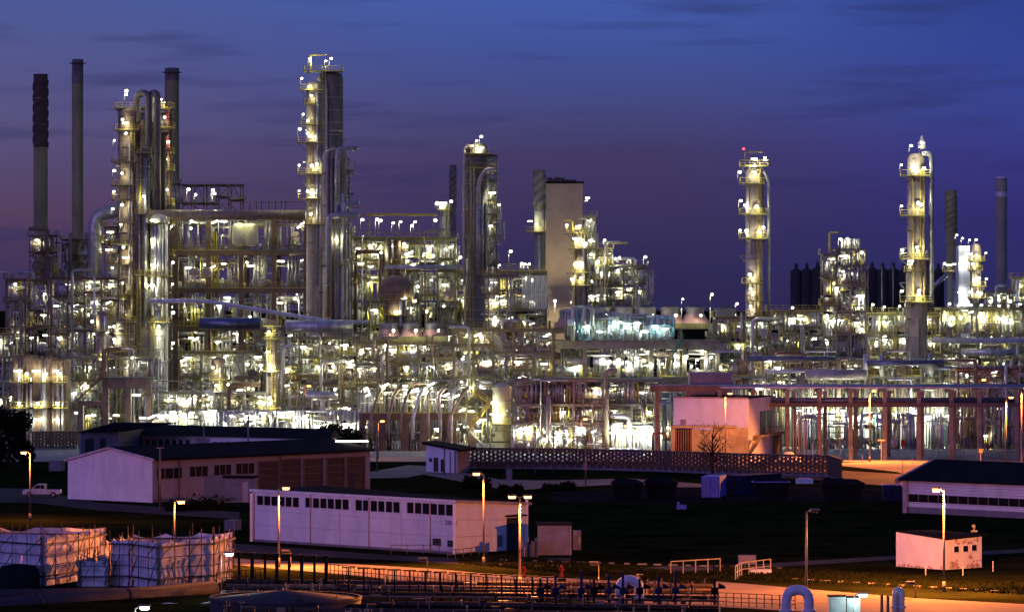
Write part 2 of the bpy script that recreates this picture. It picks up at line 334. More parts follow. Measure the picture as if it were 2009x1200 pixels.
def frame(name, label, cat, px0, px1, gy, dep, levels, nb, seed, mtl='steel_olive', cw=.35, bh=.4, dens=1.0, equip=1.0, lampd=1.0, nd=1, brace=.3,
          railm='yellow_paint', group=None, pw=420, roofrail=True, skip=(), deck=True, color=WHITE, ground=0, rail_levels=None, back=None, jit=True, tall=False, lens='lens_white', vert=1.0, plants=True):
    R = random.Random(seed); color0 = color; x0, x1, y0 = X(px0, gy), X(px1, gy), Y(gy); y1 = y0+dep
    zs = sorted(Z(p, gy) for p in levels); root = thing(name, label, cat, ((x0+x1)/2, y0, ground), group)
    xs = [x0+(x1-x0)*i/nb for i in range(nb+1)]; ys = [y0+dep*j/nd for j in range(nd+1)]
    for x in xs:
        for y in ys: mb = MB(); mb.box(x-cw/2, x+cw/2, y-cw/2, y+cw/2, ground, zs[-1]-bh); part('column', mb, mtl, root)
    pwk = MB(); zz = [ground]+zs; jz = [[R.choice((0,0,-.8,.7,1.3,-1.4,'x')) if jit and li < len(zs)-1 else 0 for i in range(nb)] for li in range(len(zs))]; jx = [[v == 'x' for v in q] for q in jz]; jz = [[0 if v == 'x' else v for v in q] for q in jz]
    for li, z in enumerate(zs):
        for y in ys:
            for i in (range(nb) if jit else [0]):
                a_, b_ = (xs[i]+(cw/2+.003 if i else -cw/2-.02), xs[i+1]+cw/2+(0 if i < nb-1 else .02)) if jit else (x0-cw/2-.02, x1+cw/2+.02)
                dz = jz[li][i] if jit else 0; mb = MB(); mb.box(a_, b_, y-cw/2-.03, y+cw/2+.03, z-bh+dz, z+dz); part('beam', mb, mtl, root)
        for x in xs: mb = MB(); mb.box(x-cw*.4, x+cw*.4, y0+cw/2+.04, y1-cw/2-.04, z-bh+.03, z-.03); part('cross_beam', mb, mtl, root)
        if deck:
            for i in range(nb):
                if jx[li][i]: continue
                dz = jz[li][i]; a_, b_ = xs[i]-(.5 if i == 0 else -.002), xs[i+1]+(.5 if i == nb-1 else 0); mb = MB(); mb.box(a_, b_, y0-.6, y1+.3, z+.01+dz, z+.07+dz); part('deck', mb, 'grating', root)
                if (li < len(zs)-1 or roofrail) and (li in rail_levels if rail_levels is not None else (R.random() < .6 or li == len(zs)-1)):
                    mb = MB(); q = [(a_,y0-.55,z+.07+dz),(b_-.01,y0-.55,z+.07+dz)]
                    if i == 0: q = [(a_,y1+.2,z+.07+dz)]+q
                    if i == nb-1: q = q+[(b_-.01,y1+.2,z+.07+dz)]
                    mb.rail(q); part('railing', mb, R.choice((railm,railm,'steel_olive','steel_grey')), root)
    for li in range(len(zz)-1):
        za, zb = zz[li]+(.08 if li else 0), zz[li+1]-bh
        if li in skip: continue
        for i in range(nb):
            if plants: fill(R, root, pwk, xs[i], xs[i+1], y0, y1, za, zb, dens, equip, vert)
            if brace and R.random() < brace:
                mb = MB(); a, b = (xs[i], xs[i+1]) if R.random() < .5 else (xs[i+1], xs[i])
                if R.random() < .5: mb.bar((a,y0,za),(b,y0,zb), .16)
                else: mb.bar((xs[i],y0,za),((xs[i]+xs[i+1])/2,y0,zb), .16); mb.bar((xs[i+1],y0,za),((xs[i]+xs[i+1])/2,y0,zb), .16)
                part('brace', mb, mtl, root)
            n = lampd*(xs[i+1]-xs[i])/5.5; n = int(n)+(R.random() < n-int(n))
            for _ in range(n):
                k = R.choice(('tube','tube','tilt','post','flood'))
                color = R.choice((color0,color0,color0,(1,1,.88),(1,.93,.55),(.85,1,.9)))
                xx = R.uniform(xs[i]+.6, xs[i+1]-.6); yy = y0+R.uniform(-.2, min(3.5, dep*.4))
                if k == 'post': lamp(k, (xx, yy, za), root, pw*R.uniform(.6,1.2)//60*60, color, lens)
                else: lamp(k, (xx, yy, zb-R.uniform(.5, max(.6, (zb-za)*.45))), root, pw*R.uniform(.6,1.3)//60*60, color, lens)
    if (jit or tall) and plants:
        for _ in range(int(nb*2.2)):      # tall lines and ducts running through several decks
            k_ = R.random(); xx = R.uniform(x0+.5, x1-.5); r = R.choice((.1,.12,.16,.2,.28,.4)); za = ground+.02 if R.random() < .6 else R.choice(zs); zb = max(za+4, R.choice(zs)+R.uniform(-1,2.5)); zb = min(zb, zs[-1]+1.5); yy = y0-cw-.75-R.random()*.6
            t = MB(); pts = [(xx,yy,za),(xx,yy,zb)]
            if R.random() < .5: pts.append((xx+R.choice((-1,1))*R.uniform(1.5,6),yy,zb))
            t.tube(pts, r, 8, bend=r*3); part('pipe', t, R.choice(('aluminium','pipe_white','pipe_grey','pipe_brown','shell_tan','pipe_rose','steel_rust')), root)
    part('pipework', pwk, PW, root, stuff=True)
    return root, x0, x1, y0, y1, zs

def column(name, label, pl, pr, pt, gy, mtl, plats=(), spots=(), pb=None, cat='column', group=None, ladders=None, dpipes=(), seg=2.6, top='dome', r2=None, masts=(), railm='yellow_paint', spw=420):
    """a process column: shell, heads, insulation bands, balconies, ladders, downcomer pipes, lamps"""
    k = K(gy); r = (pr-pl)/2*k; cx, cyy = X((pl+pr)/2, gy), Y(gy)+r; zt = Z(pt, gy); zb = 0 if pb is None else Z(pb, gy)
    root = thing(name, label, cat, (cx, cyy, zb), group); mb = MB()
    prof = [(r*1.05,0),(r*1.05,.3),(r,.32)]
    if r2: zs_, rr = r2; zs_ = Z(zs_, gy)-zb; rr = rr*k/2; prof = [(rr,0),(rr,zs_-1),(r,zs_+.5)]
    hh = zt-zb; prof += [(r, hh-r*.6),(r*.9,hh-r*.3),(r*.62,hh-r*.1),(r*.3,hh-.02),(0,hh)] if top == 'dome' else [(r,hh),(r*.9,hh),(r*.9,hh-1.5),(0,hh-1.5)]
    mb.lathe(prof, (cx,cyy,zb), 28); part('shell', mb, mtl, root)
    z = zb+seg*1.3; bm = MB()
    def rad(z_): return rr if (r2 and z_-zb < zs_) else r
    while z < zt-r*.8:
        q = rad(z); bm.lathe([(q,-.05),(q+.05,-.04),(q+.05,.04),(q,.05)], (cx,cyy,z), 28); z += seg
    part('insulation_band', bm, 'pipe_grey', root, stuff=True)
    for pl_ in plats:
        py, le, re = pl_[:3]; zp = Z(py, gy); q = rad(zp); w0, w1 = cx-q-le*k, cx+q+re*k; fy = cyy-q-1.0
        d = MB(); d.box(w0, w1, fy, cyy+.4, zp-.14, zp); 
        for xx in (w0+.3, w1-.3): d.bar((xx, cyy-.3, zp-.1),(cx+(q*.9 if xx > cx else -q*.9), cyy-.3, zp-min(2.0, .6+abs(xx-cx)-q*.9)), .12)
        for xx in (cx-q*.6, cx+q*.6): d.bar((xx, fy+.1, zp-.14),(xx, cyy-q*.75, zp-1.2), .1)
        po = part('platform', d, 'grating', root)
        rl = MB(); rl.rail([(w0+.03,cyy+.35,zp),(w0+.03,fy+.03,zp),(w1-.03,fy+.03,zp),(w1-.03,cyy+.35,zp)]); part('railing', rl, railm, po)
    zz = sorted([zb]+[Z(p[0], gy) for p in plats])
    for i in range(len(zz)-1):
        q = rad(zz[i]); sx = (1 if (i % 2) else -1) if ladders is None else ladders
        lb = MB(); ladder(lb, cx+sx*q*.45, cyy-q-.25, zz[i], zz[i+1], zz[i+1]-zz[i] > 4); part('ladder', lb, railm, root)
    CR = random.Random(int(pl*7+pt)); cl = MB(); hgt = zt-zb
    for _ in range(int(hgt*.55)):      # small lines, clips, nozzles, stubs and brackets round the shell
        a_ = CR.uniform(-3.3,.15); z = zb+CR.uniform(.03,.97)*hgt; q = rad(z); ca_, sa_ = math.cos(a_), math.sin(a_); cl.m = CR.choice((0,1,2,3,1)); t = CR.random(); p_ = Vector((cx+(q+.12)*ca_, cyy+(q+.12)*sa_, z))
        if t < .45: l_ = CR.uniform(3,14); cl.bar(p_, p_-Vector((0,0,min(l_, z-zb))), CR.choice((.08,.12,.2)))
        elif t < .7: cl.bar(p_-Vector((ca_*.1,sa_*.1,0)), p_+Vector((ca_*.7,sa_*.7,0)), .28); cl.bar(p_+Vector((ca_*.6,sa_*.6,0)), p_+Vector((ca_*.72,sa_*.72,0)), .42)
        elif t < .85: cl.lathe([(q+.02,-.12),(q+.16,-.1),(q+.16,.1),(q+.02,.12)], (cx,cyy,z), 20)
        else: cl.bar(p_, p_+Vector((ca_*1.0,sa_*1.0,.0)), .09); cl.bar(p_+Vector((ca_*1.0,sa_*1.0,0)), p_+Vector((ca_*.05,sa_*.05,-1.3)), .09)
    part('fittings', cl, ['steel_dark','pipe_brown','pipe_grey','steel_olive'], root, stuff=True)
    for dp in dpipes:      # (px offset from centre, radius m, py top, py bottom, material, x turn px)
        ox, rr_, pa, pb_, mm = dp[:5]; xx = cx+ox*k; yy = cyy-math.sqrt(max(0, rad(0)**2-min(abs(ox*k), rad(0))**2))-rr_-.12
        t = MB(); pts = [(xx,yy,Z(pb_,gy)),(xx,yy,Z(pa,gy))]
        if len(dp) > 5: pts.append((xx+dp[5]*k, yy, Z(pa,gy)))
        t.tube(pts, rr_, 10, bend=rr_*3)
        za = Z(pb_,gy)+2
        while za < Z(pa,gy)-1: t.tube([(xx,yy,za),(xx,yy,za+.12)], rr_*1.15, 8); za += 5
        part('pipe', t, mm, root)
    for s in spots:        # lamps beside the shell: (px, py, kind, lit)
        px, py = s[:2]; kd = s[2] if len(s) > 2 else 'flood'; x_ = X(px, gy); q = rad(0)
        dx = min(abs(x_-cx), q*.999); yy = cyy-math.sqrt(q*q-dx*dx)-(.95 if abs(x_-cx) < q else .2)
        lamp(kd, (x_, yy, Z(py, gy)), root, spw)
    for px, py in masts: lamp('post', (X(px,gy)-.35, cyy-r-.8, Z(py,gy)-2.4), root, spw*.6)
    return root, cx, cyy, r, zt

def stack(name, label, pl, pr, pt, pb, gy, mtl, helical=None, top=None, rings=(), cat='chimney', taper=1.0, group=None):
    k = K(gy); r = (pr-pl)/2*k; cx, cyy = X((pl+pr)/2, gy), Y(gy)+r; zt, zb = Z(pt,gy), (0 if pb is None else Z(pb,gy))
    root = thing(name, label, cat, (cx,cyy,zb), group); h = zt-zb; mb = MB(); zs_ = Z(top[0],gy)-zb if top else h
    mb.lathe([(r*taper,0),(r,zs_)] if top else [(r*taper,0),(r,h),(r*.85,h),(r*.85,h-3)], (cx,cyy,zb), 24); part('shaft', mb, mtl, root)
    if top: mb = MB(); mb.lathe([(r*1.015,zs_+.01),(r*1.015,h),(r*.85,h),(r*.85,h-3)], (cx,cyy,zb), 24); part('stack_top', mb, top[1], root)
    z = zb+5
    mb = MB()
    while z < zt-3: mb.lathe([(r*1.01,-.08),(r*1.01+.07,-.06),(r*1.01+.07,.06),(r*1.01,.08)], (cx,cyy,z), 24); z += 6
    part('flange', mb, mtl, root, stuff=True)
    if helical:      # three wind-breaking fins wound round the upper part
        zc, za, pitch = Z(helical[0],gy), Z(helical[1],gy), helical[2]*k
        for j in range(3):
            vs = []; n = int((zc-za)/pitch*24); mb = MB()
            for i in range(n+1):
                t = i/n; z_ = za+(zc-za)*t; a = 2*math.pi*(z_-za)/pitch+j*2.0944
                for rr in (r*.98, r*1.13):
                    for dz in (-.5,.5): vs.append((cx+rr*math.cos(a), cyy+rr*math.sin(a), z_+dz))
            mb.add(vs, [f for i in range(n) for f in ((i*4,i*4+2,i*4+6,i*4+4),(i*4+2,i*4+3,i*4+7,i*4+6),(i*4+3,i*4+1,i*4+5,i*4+7))]); part('fin', mb, helical[3] if len(helical) > 3 else mtl, root)
    for py, ext in rings:
        z_ = Z(py,gy); mb = MB(); mb.lathe([(r,-.15),(r+ext,-.12),(r+ext,0),(r,0)], (cx,cyy,z_), 20); po = part('platform', mb, 'steel_dark', root)
    return root, cx, cyy, r

def bigpipe(name, label, pts, r, mtl, group=None, flanges=6, cat='pipe', n=14):
    """one large pipe: a run of lagged pipe sections with flanges"""
    pts = [Vector(p) for p in pts]; root = thing(name, label, cat, pts[0], group)
    mb = MB(); mb.tube(pts, r, n, bend=r*2.4); part('pipe_run', mb, mtl, root)
    for a, b in zip(pts, pts[1:]):
        l = (b-a).length; d = (b-a).normalized(); s = flanges*.5+r*2.5
        while s < l-r*2.6: mb = MB(); mb.tube([a+d*s, a+d*(s+.16)], r*1.09, n); part('flange', mb, mtl, root); s += flanges
    return root
# ------------------------------------------------------------------ ground
g = MB(); R0 = random.Random(5)
ys = [60,150,220,280,320,360,400,440,480,520,560,600,640,680,720,800,1000,1500,3000,8000,20000]; xs_ = [-6000,-2000,-800,-300]+[i*20 for i in range(-10,11)]+[300,800,2000,6000]
g.add([(x,y,0) for y in ys for x in xs_], [(j*len(xs_)+i, j*len(xs_)+i+1, (j+1)*len(xs_)+i+1, (j+1)*len(xs_)+i) for j in range(len(ys)-1) for i in range(len(xs_)-1)])
struct('ground', g, 'grass')
def sheet(name, pix, mt, z):      # a flat sheet on the ground outlined by points given as (px, py)
    m = MB(); pts = [G(px, py, z) for px, py in pix]; h = len(pts)//2
    m.add(pts, [(i, i+1, len(pts)-2-i, len(pts)-1-i) for i in range(h-1)]); return struct(name, m, mt)
def band(pts, wpx):               # centre line + half widths in py -> closed outline
    return [(x, y+a) for (x, y), a in zip(pts, wpx)]+[(x, y-a) for (x, y), a in list(zip(pts, wpx))[::-1]]
sheet('plant_yard', [(-250,905),(2300,905),(2300,770),(-250,770)], 'yard_slab', .004)

# ------------------------------------------------------------------ chimneys
stack('chimney', 'tall brown chimney with spiral fins, nearest the edge of the picture', 64, 92, 145, 540, 812, 'stack_steel', (160,285,62,'stack_brown'), (288,'stack_brown'))
stack('chimney', 'slim dark steel chimney with a ring near its mouth, beside the spiral-finned brown one', 140, 162, 116, None, 806, 'stack_steel', None, (165,'shell_dark'), ((123,.7),))
stack('chimney', 'thick grey chimney with dark mouth standing behind the twin overhead pipes', 322, 350, 133, None, 800, 'stack_steel', None, (158,'shell_dark'), ((141,.7),))
stack('chimney', 'thin short spiral-finned chimney next to the narrow column in the middle', 882, 895, 323, None, 808, 'shell_dark', (330,400,40))
r_, cx_, cy_, rr_ = stack('chimney', 'grey spiral-finned chimney standing against the big tan flue box', 1048, 1070, 333, None, 812, 'stack_concrete', (340,405,55), (410,'stack_steel'))
mb = MB(); mb.box(X(1030,812),X(1068,812),cy_-rr_-1.6,cy_,Z(455,812)-.2,Z(455,812)); po = part('platform', mb, 'grating', r_)
mb = MB(); mb.rail([(X(1030,812),cy_-.5,Z(455,812)),(X(1030,812),cy_-rr_-1.6,Z(455,812)),(X(1068,812),cy_-rr_-1.6,Z(455,812))]); part('railing', mb, 'yellow_paint', po)
mb = MB(); ladder(mb, X(1068,812), cy_-rr_-.4, 5, Z(440,812)); part('ladder', mb, 'yellow_paint', r_)
mb = MB(); mb.tube([(X(1058,812),cy_-rr_-.5,0),(X(1058,812),cy_-rr_-.5,Z(462,812))], .3, 8); part('pipe', mb, 'pipe_white', r_)
lamp('tube', (X(1040,812),cy_-rr_-1.2,Z(434,812)), r_, 500); lamp('flood', (X(1053,812),cy_-rr_-1.4,Z(440,812)), r_, 500)
stack('chimney', 'dark spiral-finned chimney behind the white boxy tower', 1856, 1878, 372, None, 792, 'stack_steel', (380,452,38), (455,'shell_dark') if 0 else None)
r_, cx_, cy_, rr_ = stack('chimney', 'plain grey concrete chimney with a pale band, farthest along', 1955, 1977, 347, None, 772, 'stack_concrete', None, (386,'stack_concrete'))
mb = MB(); mb.lathe([(rr_*1.03,-.7),(rr_*1.03,.7)], (cx_,cy_,Z(381,772)), 24); part('pale_band', mb, 'pipe_white', r_)
mb = MB(); mb.lathe([(rr_*1.1,-.3),(rr_*1.1,.3),(rr_*.8,.3)], (cx_,cy_,Z(348,772)), 24); part('rim', mb, 'pipe_white', r_)
# flue box
gy = 806; k = K(gy); x0, x1, yb = X(1066,gy), X(1143,gy), Y(gy); zt = Z(360,gy)
rt = thing('flue_box', 'huge plain tan boxy flue tower with small vents on its flat top', 'tower', ((x0+x1)/2, yb, 0))
nrow = 9
for i in range(nrow):
    mb = MB(); mb.box(x0,x1,yb,yb+9,zt*i/nrow+.04,zt*(i+1)/nrow); part('wall_panel', mb, 'tan_wall', rt)
mb = MB(); mb.box(x0+.1,x1-.1,yb+.1,yb+8.9,0,zt-.2); part('core', mb, 'concrete', rt)
mb = MB(); mb.box(x0-.25,x1+.25,yb-.25,yb+9.2,zt+.01,zt+.5); part('roof', mb, 'roof_dark', rt)
for px, py in ((1088,590),(1122,592)): lamp('flood', (X(px,gy),yb-9,Z(py,gy)), rt, 3800, (1,.86,.6)); mb = MB(); mb.bar((X(px,gy),yb-8.7,0),(X(px,gy),yb-8.7,Z(py,gy)-.5),.2); part('added_light_mast', mb, 'steel_grey', rt)  # floodlights and masts added to warm and brighten the flue box
for px, h, r in ((1078,8,.5),(1086,6,.4),(1094,9,.6),(1102,8,.6),(1112,5,.5),(1124,4,.7)):
    mb = MB(); mb.lathe([(r,0),(r,h*k-.3),(r*1.3,h*k-.2),(r*1.3,h*k),(0,h*k)], (X(px,gy),yb+3,zt+.5), 10); part('vent', mb, 'shell_dark', rt)

# ------------------------------------------------------------------ column cluster by the chimneys
gy = 842; k = K(gy)
T1 = column('process_column', 'brown lit column with balconies down one side, under the twin overhead pipes', 233, 272, 212, gy, 'shell_brown',
    [(255,9,0),(318,14,0),(364,14,0),(392,12,2),(438,8,6),(480,16,4),(520,8,4),(578,8,8),(632,6,6)],
    [(241,235),(247,242,'tube'),(248,262),(240,340),(240,402),(238,440),(243,485),(247,505,'tube'),(243,555),(244,610),(246,655)],
    ladders=1, dpipes=[(8,.35,330,640,'pipe_brown'),(14,.45,300,690,'shell_dark'),(2,.2,280,560,'pipe_grey')], spw=240, masts=[(226,272),(225,338),(225,372),(222,412),(248,188),(222,520)])
T1b = column('process_column', 'dark narrow column between the brown column and the hanging twin pipes', 266, 292, 290, 846, 'shell_dark', [(300,4,4),(420,2,2),(540,2,2)], [(283,385),(290,560)], dpipes=[(6,.3,310,640,'pipe_grey'),(-6,.2,310,660,'pipe_brown')])
T1c = column('process_column', 'shiny silver column wrapped in wavy pipes under the twin overhead pipes', 290, 328, 420, 846, 'aluminium',
    [(438,3,3),(542,2,8),(632,2,2)], [(302,432,'tube'),(300,520),(299,470),(302,560),(312,640)], dpipes=[(-10,.35,450,620,'aluminium'),(-4,.3,445,540,'pipe_white'),(3,.38,440,600,'aluminium'),(9,.3,450,632,'aluminium'),(15,.22,430,640,'pipe_white')], masts=[(338,440),(340,517),(340,553),(340,618),(340,675)])
# overhead platform and its steel mast
def at(px, py, y): kk = y/F; return Vector(((px-CX)*kk, y, H-(py-HZ)*kk))
yy = T1[2]
rt = thing('pipe_tower', 'narrow steel mast carrying the railed top deck beside the twin overhead pipes', 'tower', at(280,842,yy+3)*1.0)
x0, x1 = at(226,212,yy+3).x, at(336,212,yy+3).x
for pxx in (234, 268, 300, 331):
    for dy in (0, 5): mb = MB(); p = at(pxx,212,yy+2); mb.box(p.x-.2,p.x+.2,yy+2+dy-.2,yy+2+dy+.2,0,p.z-.3); part('column', mb, 'steel_rust' if pxx == 331 else 'steel_dark', rt)
for py in (212,250,300,333,400,440,500):
    z = at(0,py,yy+2).z; mb = MB(); 
    a = x0 if py == 212 else at(300,0,yy).x; mb.box(a,x1+.4,yy+1.2,yy+8,z-.25,z); po = part('deck', mb, 'grating', rt)
    mb = MB(); mb.rail([(a+.05,yy+7.9,z),(a+.05,yy+1.25,z),(x1+.35,yy+1.25,z),(x1+.35,yy+7.9,z)]); part('railing', mb, 'yellow_paint', po)
mb = MB(); p = at(328,270,yy); ladder(mb, p.x, yy+.9, at(0,320,yy).z, at(0,215,yy).z); part('ladder', mb, 'red_paint', rt)
for px, py, kd in ((247,186,'post'),(317,192,'post'),(326,230,'flood'),(333,278,'flood'),(325,312,'tube'),(331,372,'flood'),(262,232,'tube')): lamp(kd, at(px,py,yy+1)-Vector((.3,0,2.2 if kd == 'post' else 0)), rt, 400)
for a, b, label in ((292,269,'inner one of the twin inverted U pipes arching over the tower top'),(309,295,'outer one of the twin inverted U pipes arching over the tower top')):
    y2 = yy-2.5-(a-292)*.03
    bigpipe('overhead_pipe', label, [at(b,240,y2+1.8),at(b,183,y2+1.8),at(a,183,y2),at(a,425,y2)], .72, 'shell_dark', 'twin overhead pipes', 7)
bigpipe('overhead_pipe', 'straight dark riser between the twin inverted U pipes and the thick grey chimney', [at(321,640,yy-1),at(321,262,yy-1),at(331,262,yy-1)], .55, 'shell_dark', None, 5)
bigpipe('overhead_pipe', 'brown riser tucked behind the twin inverted U pipes', [at(281,560,yy-.5),at(281,236,yy-.5)], .7, 'shell_brown', None, 5)
bigpipe('overhead_pipe', 'big elbowed duct dropping beside the slim chimney', [at(186,600,yy+6),at(186,416,yy+6),at(250,416,yy+6)], 1.35, 'pipe_grey', None, 5)
bigpipe('overhead_pipe', 'long thick duct running over the concrete frame towards the tallest column', [at(288,422,yy-4),at(600,422,yy-4)], 1.05, 'pipe_brown', None, 7)
# left scaffold mast by elbow duct
frame('pipe_support', 'dark lattice support under the elbowed duct', 'scaffold tower', 172, 212, 835, 5, [468,490,560,620], 1, 11, 'steel_dark', .2, .25, .3, 0, .6, brace=1, railm='steel_dark')

frame('process_frame', 'dense narrow rusty frame wrapped round the foot of the brown lit column', 'steel frame', 206, 300, 840, 7, [445,480,515,552,590,628,668,705], 3, 101, 'steel_rust', .25, .3, 1.2, .7, 1.1, brace=.6, pw=300)
frame('process_frame', 'dark lattice frame standing behind the shiny silver column', 'steel frame', 262, 345, 832, 8, [360,400,440,485,530,575,620,665], 2, 102, 'steel_dark', .25, .3, 1.1, .6, .7, brace=.8, pw=300)
frame('process_frame', 'low rusty frame crammed with pipes between the slim chimney and the brown lit column', 'steel frame', 150, 215, 838, 8, [560,600,640,680,715], 2, 103, 'steel_rust', .25, .3, 1.5, 1.1, 1.3, brace=.5, pw=300)
frame('process_frame', 'tall open braced frame rising over the dark lattice framework at the picture edge', 'steel frame', 14, 50, 846, 6, [548,590,640,690], 1, 104, 'steel_rust', .25, .3, .8, .3, .7, brace=1.3, roofrail=False, pw=260)
frame('process_frame', 'braced olive frame wrapped round the foot of the tallest column', 'steel frame', 596, 690, 838, 7, [455,500,545,590,640,690], 3, 105, 'steel_olive', .25, .3, 1.2, .7, 1.0, brace=1.2, pw=300)
frame('process_frame', 'dark ladder-like frame hanging on the far side of the tallest column', 'steel frame', 664, 684, 842, 4, [310,345,380,420,460], 1, 106, 'steel_dark', .16, .2, .6, 0, .2, brace=1.2, deck=False, rail_levels=(1,3))
frame('process_frame', 'slim service frame on the side of the dark ribbed column', 'steel frame', 948, 974, 836, 5, [304,345,390,432,475,520], 1, 107, 'steel_dark', .18, .22, .8, .2, .6, brace=1.2, rail_levels=(0,2,3))
frame('process_frame', 'tall dark ladder frame filling the gap behind the brown lit column and twin pipes', 'steel frame', 236, 330, 828, 6, [222,258,296,334,372,410], 3, 108, 'steel_dark', .22, .28, .9, .5, .55, brace=.7, pw=300, ground=Z(440,828))
frame('process_frame', 'small railed frame with ducts round the foot of the spiral-finned brown chimney', 'steel frame', 58, 104, 822, 7, [462,500,543], 2, 109, 'steel_rust', .22, .28, 1, .6, .8, brace=.7, pw=300, ground=Z(560,822))
frame('process_frame', 'small frame at the foot of the slim dark steel chimney', 'steel frame', 122, 172, 820, 7, [470,512,550], 2, 110, 'steel_rust', .2, .25, 1, .6, 1.0, brace=.5, pw=300, ground=Z(565,820))
# ------------------------------------------------------------------ furnaces at the edge
frame('furnace_gantry', 'dark brown lattice framework above the furnaces, under the spiral-finned brown chimney', 'steel frame', 12, 150, 838, 16, [548,600,645,690], 5, 12, 'steel_rust', .35, .4, .5, .5, .8, brace=.5, railm='steel_rust', pw=360)
for i, (a, b, lab) in enumerate(((28,62,'brown furnace casing nearest the dark tree'),(64,100,'brown furnace casing between its two neighbours'),(102,128,'narrow brown furnace casing beside the pale stair column'))):
    gy = 872; x0, x1, y0 = X(a,gy), X(b,gy), Y(gy); zt = Z(700+i*4,gy)
    rt = thing('furnace', lab, 'furnace', ((x0+x1)/2,y0,0), 'furnaces'); n = 4
    for j in range(n): mb = MB(); mb.box(x0+(x1-x0)*j/n+.04,x0+(x1-x0)*(j+1)/n-.04,y0,y0+8,1.2,zt); part('casing_panel', mb, 'pipe_brown', rt)
    mb = MB()
    for j in range(n+1): xx = x0+(x1-x0)*j/n; mb.box(xx-.12,xx+.12,y0-.25,y0+8,0,zt+.3)
    part('stiffener', mb, 'steel_rust', rt, stuff=True)
    for py in (750,800):
        z = Z(py,gy); mb = MB(); mb.box(x0-.6,x1+.6,y0-1.5,y0-.3,z-.15,z); po = part('platform', mb, 'grating', rt); mb = MB(); mb.rail([(x0-.55,y0-1.45,z),(x1+.55,y0-1.45,z)]); part('railing', mb, 'yellow_paint', po)
    mb = MB(); RR = random.Random(i)
    for j in range(7): mb.m = RR.choice((0,1,3)); xx = RR.uniform(x0,x1); mb.tube([(xx,y0-.6,0),(xx,y0-.6,RR.uniform(.5,1)*zt)], RR.uniform(.06,.2), 6)
    part('pipework', mb, PW, rt, stuff=True)
    for px, py, kd in ((a+9,727,'tube'),(b-8,733,'flood'),(a+12,790,'flood'),(a+10,822,'tube')): lamp(kd, (X(px,gy),y0-1.3,Z(py,gy)), rt, 260)
frame('furnace_platform', 'small railed platform with bright lamps at the very edge under the lattice', 'platform', -12, 26, 850, 6, [655,700,760,810], 2, 13, 'steel_olive', .3, .3, .8, .5, 2)
frame('pipe_rack', 'tangle of rusty pipes and headers between the furnaces and the brown column', 'pipe rack', 100, 232, 848, 12, [545,580,640,700,745], 4, 14, 'steel_rust', .35, .35, 1.3, 1, 1.6, brace=.4, roofrail=False)
frame('pipe_rack', 'lower pipe rack with vertical pale pipes just above the workshop roof', 'pipe rack', 122, 300, 866, 9, [700,745,800], 5, 15, 'steel_grey', .3, .3, 1.4, 1, 1.8, brace=.4)
# small round vessel platform at x~165-215
column('process_column', 'thick rust-brown column rising from the pipe tangle before the furnaces', 188, 212, 610, 862, 'pipe_brown', [(650,4,6),(705,5,5)], [(180,630),(200,700),(212,650)], dpipes=[(7,.25,620,740,'pipe_white')])
column('process_column', 'pair partner column, darker, just behind the rust-brown one', 222, 262, 625, 866, 'shell_dark', [(632,3,3),(690,4,4)], [(224,640),(224,665),(260,700)])
# concrete stair portal
gy = 878; k = K(gy); y0 = Y(gy); rt = thing('concrete_portal', 'brown concrete portal with a slanting stair above the workshop roof', 'portal', (X(230,gy),y0,0))
for a, b, pt_ in ((152,163,786),(201,213,742),(246,257,742),(286,296,742)): mb = MB(); mb.box(X(a,gy),X(b,gy),y0,y0+1.2,0,Z(pt_,gy)); part('pillar', mb, 'concrete_brown', rt)
for a, b, u, v in ((163.3,200.7,786,796),(213.3,245.7,742,762),(257.3,285.7,742,762)): mb = MB(); mb.box(X(a,gy),X(b,gy),y0+.05,y0+1.15,Z(v,gy),Z(u,gy)); part('beam', mb, 'concrete_brown', rt)
mb = MB(); mb.box(X(198,gy),X(300,gy),y0-.2,y0+7,Z(742,gy)+.01,Z(742,gy)+.15); part('deck', mb, 'grating', rt)
mb = MB(); stair(mb, (X(150,gy),y0-.8,Z(786,gy)), (X(202,gy),y0-.8,Z(740,gy))); part('stair', mb, 'steel_rust', rt)
for px, py in ((205,755),(265,775),(225,815),(180,815),(278,820),(150,810)): lamp('tube', (X(px,gy),y0+2.5,Z(py,gy)), rt, 520)

# ------------------------------------------------------------------ tall concrete frame with bays
FA = frame('concrete_structure', 'tall brown concrete frame of open bays carrying the long thick duct', 'concrete frame', 345, 602, 838, 16, [414,492,566,640,705,770], 4, 21, 'concrete_brown', 1.0, .9, 1.15, 1.3, 1.5, brace=.35, roofrail=False, rail_levels=(0,1,2,3,4), jit=False)
frame('roof_gantry', 'open truss gantry with two bright lamps on top of the concrete frame', 'gantry', 352, 472, 832, 8, [362,398], 5, 22, 'steel_dark', .2, .25, 0, 0, 0, brace=1, ground=Z(414,838)+.1, roofrail=False, rail_levels=(0,), railm='steel_olive', plants=False)
rt = thing('post_row', 'row of short dark posts on a rail over the long duct', 'railing', at(540,412,800))
mb = MB(); mb.bar(at(472,398,800), at(600,396,800), .15); part('rail', mb, 'steel_dark', rt)
for px in (490,503,513,527,540,552,560): mb = MB(); a = at(px,414,800); mb.bar(a, at(px,394,800) , .22); part('post', mb, 'steel_dark', rt)
for px, py in ((369,378),(384,380),(417,378),(420,384)): lamp('post', at(px,py,790)-Vector((.3,0,2.3)), FA[0], 500)
for px in (470,492): # yellow lit drums in top bay
    p = at(px,490,792); mb = MB(); mb.vessel(p+Vector((0,0,1.5)), p+Vector((0,0,4.8)), 1.5, 16); part('drum', mb, 'cream_wall', FA[0]); lamp('flood', p+Vector((0,-1.6,6.2)), FA[0], 240)
